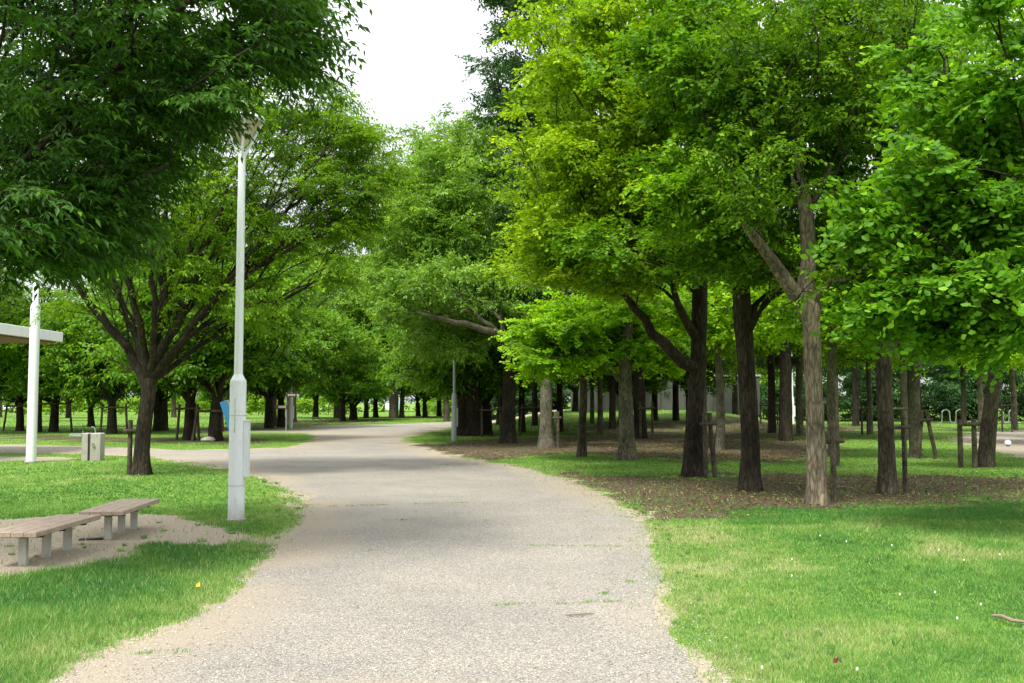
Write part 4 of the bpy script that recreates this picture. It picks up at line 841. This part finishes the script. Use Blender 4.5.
# ------------------------------------------------------------------ shelter
o = empty('shelter', (-20.3, 31, 0)); tag(o, 'flat white roofed shelter reaching in from the left edge', 'shelter')
MB().box(3.95, 4.1, -6, 5, 3.86, 4.2, bev=.01).build('fascia', M['white'], o)
MB().box(-4, 3.945, -6, -5.85, 3.86, 4.2, bev=.01).build('fascia', M['white'], o)
MB().box(-4, 3.945, 4.85, 5, 3.86, 4.2, bev=.01).build('fascia', M['white'], o)
MB().box(-4, 3.94, -5.84, 4.84, 3.95, 4.15).build('roof', M['white'], o)
MB().box(-4, 3.94, -5.84, 4.84, 3.8, 3.945).build('ceiling', M['brownroof'], o)
for xx in (-3.4, 1.2):
    for yy in (-5, 4): MB().box(xx-.09, xx+.09, yy-.09, yy+.09, -.1, 3.79).build('post', M['white'], o)

# ------------------------------------------------------------------ direction sign
g = G(286, 431); o = empty('direction_sign', g); tag(o, 'brown two way direction sign on a thin post by the far path', 'sign')
MB().tube([(0, 0, -.1), (0, 0, 2.25)], [.035, .035], 10).build('post', M['greypaint'], o, True)
rg_ = np.random.default_rng(9)
def arrow(x0, x1, z0, z1, tipx, y_):
    mb = MB(); xs_ = [x0, x1]; zc = (z0+z1)/2
    if tipx > x1: out_ = [(x0, z0), (x1, z0), (tipx, zc), (x1, z1), (x0, z1)]
    else: out_ = [(x1, z0), (x1, z1), (x0, z1), (tipx, zc), (x0, z0)]
    n = len(out_); V = [(a, y_-.02, c_) for a, c_ in out_]+[(a, y_+.02, c_) for a, c_ in out_]
    F = [tuple(range(n)), tuple(reversed(range(n, 2*n)))]+[(i_, i_+n, (i_+1) % n+n, (i_+1) % n) for i_ in range(n)]
    mb.add(V, F); p_ = mb.build('sign_panel', M['brownsign'], o)
    t_ = MB(); xx = x0+.12
    while xx < x1-.14:                          # rows of small strokes: lettering too distant to read
        wd = .035+.03*rg_.random(); t_.box(xx, xx+wd, y_-.025, y_-.022, z0+.05+.01*rg_.random(), z1-.04-.02*rg_.random()); xx += wd+.02
    t_.build('lettering', M['signpale'], p_)
arrow(-.02, .62, 2.0, 2.22, .76, -.06); arrow(-.55, .12, 1.3, 1.52, -.68, -.06)
MB().box(.62, .74, -.084, -.081, 2.07, 2.15).build('arrow_mark', M['signpale'], o)

# ------------------------------------------------------------------ bicycle racks
for px_, L in ((946, 'leftmost curved metal bicycle rack, half hidden by a dark trunk'), (960, 'second curved metal bicycle rack from the left'), (999.5, 'curved metal bicycle rack just right of the leaning trunk'), (1013, 'rightmost curved metal bicycle rack beside a pale trunk')):
    g = G(px_, 423.2); pts = [(-.62, 0, .0), (-.45, 0, .03), (-.33, 0, .12), (-.31, 0, .6)]+[(-.31*math.cos(a), 0, .78+.3*math.sin(a)) for a in np.linspace(.1, math.pi-.1, 9)]+[(.31, 0, .6), (.33, 0, .12), (.45, 0, .03), (.62, 0, 0)]
    o = empty('bicycle_rack', g); tag(o, L, 'bicycle rack', 'curved bicycle racks behind the right grove')
    MB().tube(pts, [.05]*len(pts), 8).build('hoop', M['steel'], o, True)
    for sx in (-.62, .62): MB().box(sx-.09, sx+.09, -.09, .09, -.02, .03).build('foot_plate', M['steel'], o)

# ------------------------------------------------------------------ wall, panels, vehicles of the far edge
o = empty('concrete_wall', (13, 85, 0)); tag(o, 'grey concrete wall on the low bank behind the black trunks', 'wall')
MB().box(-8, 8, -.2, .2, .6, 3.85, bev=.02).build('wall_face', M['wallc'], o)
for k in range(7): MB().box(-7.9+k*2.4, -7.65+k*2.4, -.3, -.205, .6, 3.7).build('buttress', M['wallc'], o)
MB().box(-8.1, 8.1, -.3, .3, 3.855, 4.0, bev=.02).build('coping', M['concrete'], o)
def panel(a, b_, y0, y1, d, mat, label, name='site_panel'):
    p, q_ = P(a, y1, d), P(b_, y0, d); o = empty(name, ((p[0]+q_[0])/2, d, 0)); hw = (q_[0]-p[0])/2; tag(o, label, 'panel')
    MB().box(-hw, hw, -.05, .05, max(p[2], .15), q_[2], bev=.01).build('panel', mat, o)
    for sx in (-hw+.1, hw-.1): MB().tube([(sx, .1, -.1), (sx, .1, q_[2]-.05)], [.05, .05], 8).build('post', M['greypaint'], o)
panel(385.5, 394.5, 403.5, 409.5, 145, M['white'], 'white panel on posts beyond the far lawn, left of the pale teal one')
panel(396, 404, 402.5, 409.5, 143, M['teal'], 'pale teal panel on posts beyond the far lawn')
panel(491, 493.6, 386, 411, 92, M['white'], 'tall narrow white panel between the dark trunks of the middle grove')
panel(522, 524.6, 394, 404, 88, M['white'], 'small white panel behind the thick dark trunk of the middle grove')
def van(px_, py_, label, L=5.2):
    g = G(px_, py_); o = empty('parked_van', g); tag(o, label, 'van')
    pr = [(-L/2, .35), (L/2-.3, .35), (L/2, .6), (L/2-.15, 1.15), (L/2-1.2, 2.0), (-L/2, 2.05)]
    n = len(pr); V = [(a, -.9, c_) for a, c_ in pr]+[(a, .9, c_) for a, c_ in pr]; F = [tuple(range(n)), tuple(reversed(range(n, 2*n)))]+[(i_, i_+n, (i_+1) % n+n, (i_+1) % n) for i_ in range(n)]
    mb = MB(); mb.add(V, F); mb.build('body', M['white'], o)
    for x0, x1 in ((-2.2, -.9), (-.75, .4), (.55, 1.35)): MB().box(x0, x1, -.93, -.905, 1.25, 1.8).build('window', M['black'], o)
    for xx in (-1.6, 1.5):
        for yy in (-.95, .75): MB().tube([(xx, yy, .34), (xx, yy+.2, .34)], [.34, .34], 18).build('wheel', M['black'], o, True)
van(4, 413, 'white parked van beyond the sunny field at the left edge'); 

# ------------------------------------------------------------------ wooden tree stakes
def at_px(a, b_): return G(a, b_)
stakes(G(134, 474.5), 'two short weathered stakes left of the vase shaped tree', sides=((-.11, 0), (.08, .03)), h=1.28, bar=1.02, lean=.0, r=.055)
g2 = 'low stake frames round the trees behind the fountain'
stakes(G(20, 431), 'low stake frame round the dark tree left of the slim white pole', sides=((-.75, -.1), (.75, -.1)), h=1.55, bar=1.45, lean=.25, r=.06, group=g2)
stakes(G(53, 432), 'wide stake frame right of the slim white pole', sides=((-.75, -.1), (.95, -.1)), h=1.7, bar=1.6, lean=.2, r=.06, group=g2)
stakes(G(112, 434), 'stakes round the thick trunk right of the fountain', sides=((-.5, -.1), (.75, -.1)), h=1.6, bar=1.4, lean=.15, r=.06, group=g2)
stakes(G(189, 440), 'stakes round the dark trunk between vase tree and lamp', sides=((-.45, 0), (.45, -.3)), h=1.6, bar=1.4, lean=.25, r=.06, group=g2)
stakes(G(215, 441), 'stakes round the broad forked tree left of the tall lamp', sides=((-.7, -.3), (.8, 0)), h=1.5, bar=1.3, lean=.25, r=.07, group=g2)
stakes(G(704, 477), 'pair of pale stakes leaning against the black trunk with the low limb', sides=((-.02, -.25), (.12, -.1)), h=1.45, bar=1.2, lean=.9, r=.055)
stakes(G(834, 502), 'dark upright stake close right of the peeling pale trunk', sides=((0, 0), (.08, .25)), h=1.45, bar=1.02, r=.05)
stakes(G(838, 466), 'thin upright stake behind the peeling pale trunk', sides=((0, 0),), h=2.4, bar=0, r=.05)
stakes(G(905, 494), 'upright stake lashed to the three limbed tree', sides=((0, -.02), (-.2, .12)), h=1.42, bar=1.22, r=.045)
stakes(G(925, 459), 'pair of leaning stakes right of the narrow brown trunk', sides=((-.05, 0), (.08, .0)), h=1.45, bar=1.15, lean=3.6, r=.06)
stakes(G(967, 468), 'two roped upright stakes left of the leaning trunk', sides=((-.16, 0), (.16, -.1)), h=1.25, bar=1.12, r=.065)
stakes(G(558, 448), 'pale stake right of the grey leaning tree', sides=((0, 0), (-.2, .2)), h=1.35, bar=1.1, r=.06, lean=.2)
stakes(G(530, 436), 'stake frame at the dark tree behind the thick middle trunk', sides=((-.4, 0), (.6, 0)), h=1.6, bar=1.4, lean=.3, r=.05)
stakes(G(866, 435), 'pale stakes left of the thin pale far trunk', sides=((-.2, 0), (.1, 0)), h=1.6, bar=1.35, r=.06)
stakes(G(900, 441), 'wide pale stake frame behind the three limbed tree', sides=((-.7, 0), (.6, 0)), h=1.5, bar=1.4, lean=.4, r=.06)
stakes(G(1006, 432), 'stakes beside the pale trunk at the end of the racks', sides=((-.2, 0), (.35, 0)), h=1.7, bar=1.5, r=.05)
stakes(G(646, 439), 'dark stakes right of the pale straight tree', sides=((-.25, 0), (.3, 0)), h=1.7, bar=1.4, r=.06)
stakes(G(490, 437), 'thin stakes round the dark tree before the white panel', sides=((-.4, 0), (.5, 0)), h=1.5, bar=1.3, r=.045)
stakes(G(770, 428), 'dark stakes beside the stout trunk right of the brown near trunk', sides=((-.6, 0), (.5, 0)), h=1.5, bar=1.3, r=.05)

# ------------------------------------------------------------------ small things on the ground
def rock(g, r, mat, name, label, cat, sq=.6, seed=1):
    rng = np.random.default_rng(seed); import bmesh; bm = bmesh.new(); bmesh.ops.create_icosphere(bm, subdivisions=2, radius=r)
    for v_ in bm.verts: v_.co *= 1+.25*(rng.random()-.5); v_.co.z *= sq
    me = bpy.data.meshes.new(name); bm.to_mesh(me); bm.free(); me.materials.append(mat); return tag(link(name, me, None, (g[0], g[1], r*sq*.6)), label, cat)
rock(G(212, 441.5)+[0, -.6, 0], .3, M['concrete'], 'stone', 'pale stone at the foot of the broad forked tree left of the lamp', 'stone', .5)
g = G(1008, 446.5); o = empty('ball', (g[0], g[1], .13)); tag(o, 'small white and blue ball lying on the paved area at the right edge', 'ball')
def sph(r, a0, a1, mat, name):
    pts = [(0, 0, r*math.cos(a)) for a in np.linspace(a0, a1, 10)]; rad = [max(.001, r*math.sin(a)) for a in np.linspace(a0, a1, 10)]
    return MB().tube(pts[::-1], rad[::-1], 20).build(name, mat, o, True)
sph(.12, .0, 2.0, M['white'], 'upper_shell'); sph(.12, 2.0, math.pi, M['blue'], 'lower_shell')
def stick(pts, r, name, label):
    p = [Pz(a, b_, .012+r)+np.array([0, 0, c_]) for a, b_, c_ in pts]
    o = MB().tube(p, [r*.7]+[r]*(len(p)-2)+[r*.5], 7).build(name, M['twig'], None, True); tag(o, label, 'twig')
stick([(566, 614.8, 0), (576, 614.2, 0), (587, 613.2, 0), (595, 613.4, 0)], .008, 'twig', 'dead twig lying across the gravel path')
stick([(993, 618, .02), (1002, 620, .03), (1012, 623, .02), (1030, 625, .02)], .014, 'twig', 'pale dead stick in the grass at the right edge')
stick([(856, 489, .0), (845, 487.5, .01), (832, 488, .01)], .02, 'twig', 'fallen branch on the dark soil under the right trees')
def fleaf(px_, py_, mat, label, s, rz):
    g = Pz(px_, py_, .05); V = [(0, 0, 0), (.4*s, .3*s, .012), (1.0*s, .05*s, .02), (.45*s, -.35*s, .0), (.5*s, 0, -.006)]
    me = bpy.data.meshes.new('fallen_leaf'); me.from_pydata(V, [], [(0, 4, 1), (1, 4, 2), (2, 4, 3), (3, 4, 0)]); me.materials.append(mat); o = link('fallen_leaf', me, None, g); o.rotation_euler = (.3, -.3, rz); tag(o, label, 'leaf')
fleaf(833, 663, M['redleaf'], 'dark red fallen leaf on the right lawn', .05, .4); fleaf(196, 587, M['yellowleaf'], 'orange-yellow fallen leaf on the near left lawn', .06, 1.2)
fleaf(843, 663, M['twig'], 'brown fallen leaf beside the dark red one', .05, 2.2)
g = G(91, 540.5); MBp = MB().box(-.14, .14, -.04, .04, 0, .03, bev=.01); o = MBp.build('drain_cover', M['black'], None, False, g); o.rotation_euler.z = .3; tag(o, 'small black cover lying on the sand between the two benches', 'cover')
crg = np.random.default_rng(6)
for k in range(24):
    px_, py_ = (crg.uniform(760, 1020), crg.uniform(560, 682)) if k < 9 else (crg.uniform(0, 200), crg.uniform(462, 482)) if k < 19 else (crg.uniform(800, 1020), crg.uniform(530, 570))
    g = G(px_, py_); hh = .055+.02*crg.random(); o = empty('clover_flower', g); tag(o, 'small white clover flower in the short lawn grass', 'flower', 'white clover flowers in the lawns')
    mb = MB(); mb.tube([(0, 0, hh-.012), (0, 0, hh-.004), (0, 0, hh+.006), (0, 0, hh+.012)], [.003, .0075, .0075, .003], 8); mb.build('flower_head', M['clover'], o, True)
    MB().tube([(0, 0, 0), (.003, 0, hh-.01)], [.0015, .0015], 4).build('stem', M['hedge'], o)
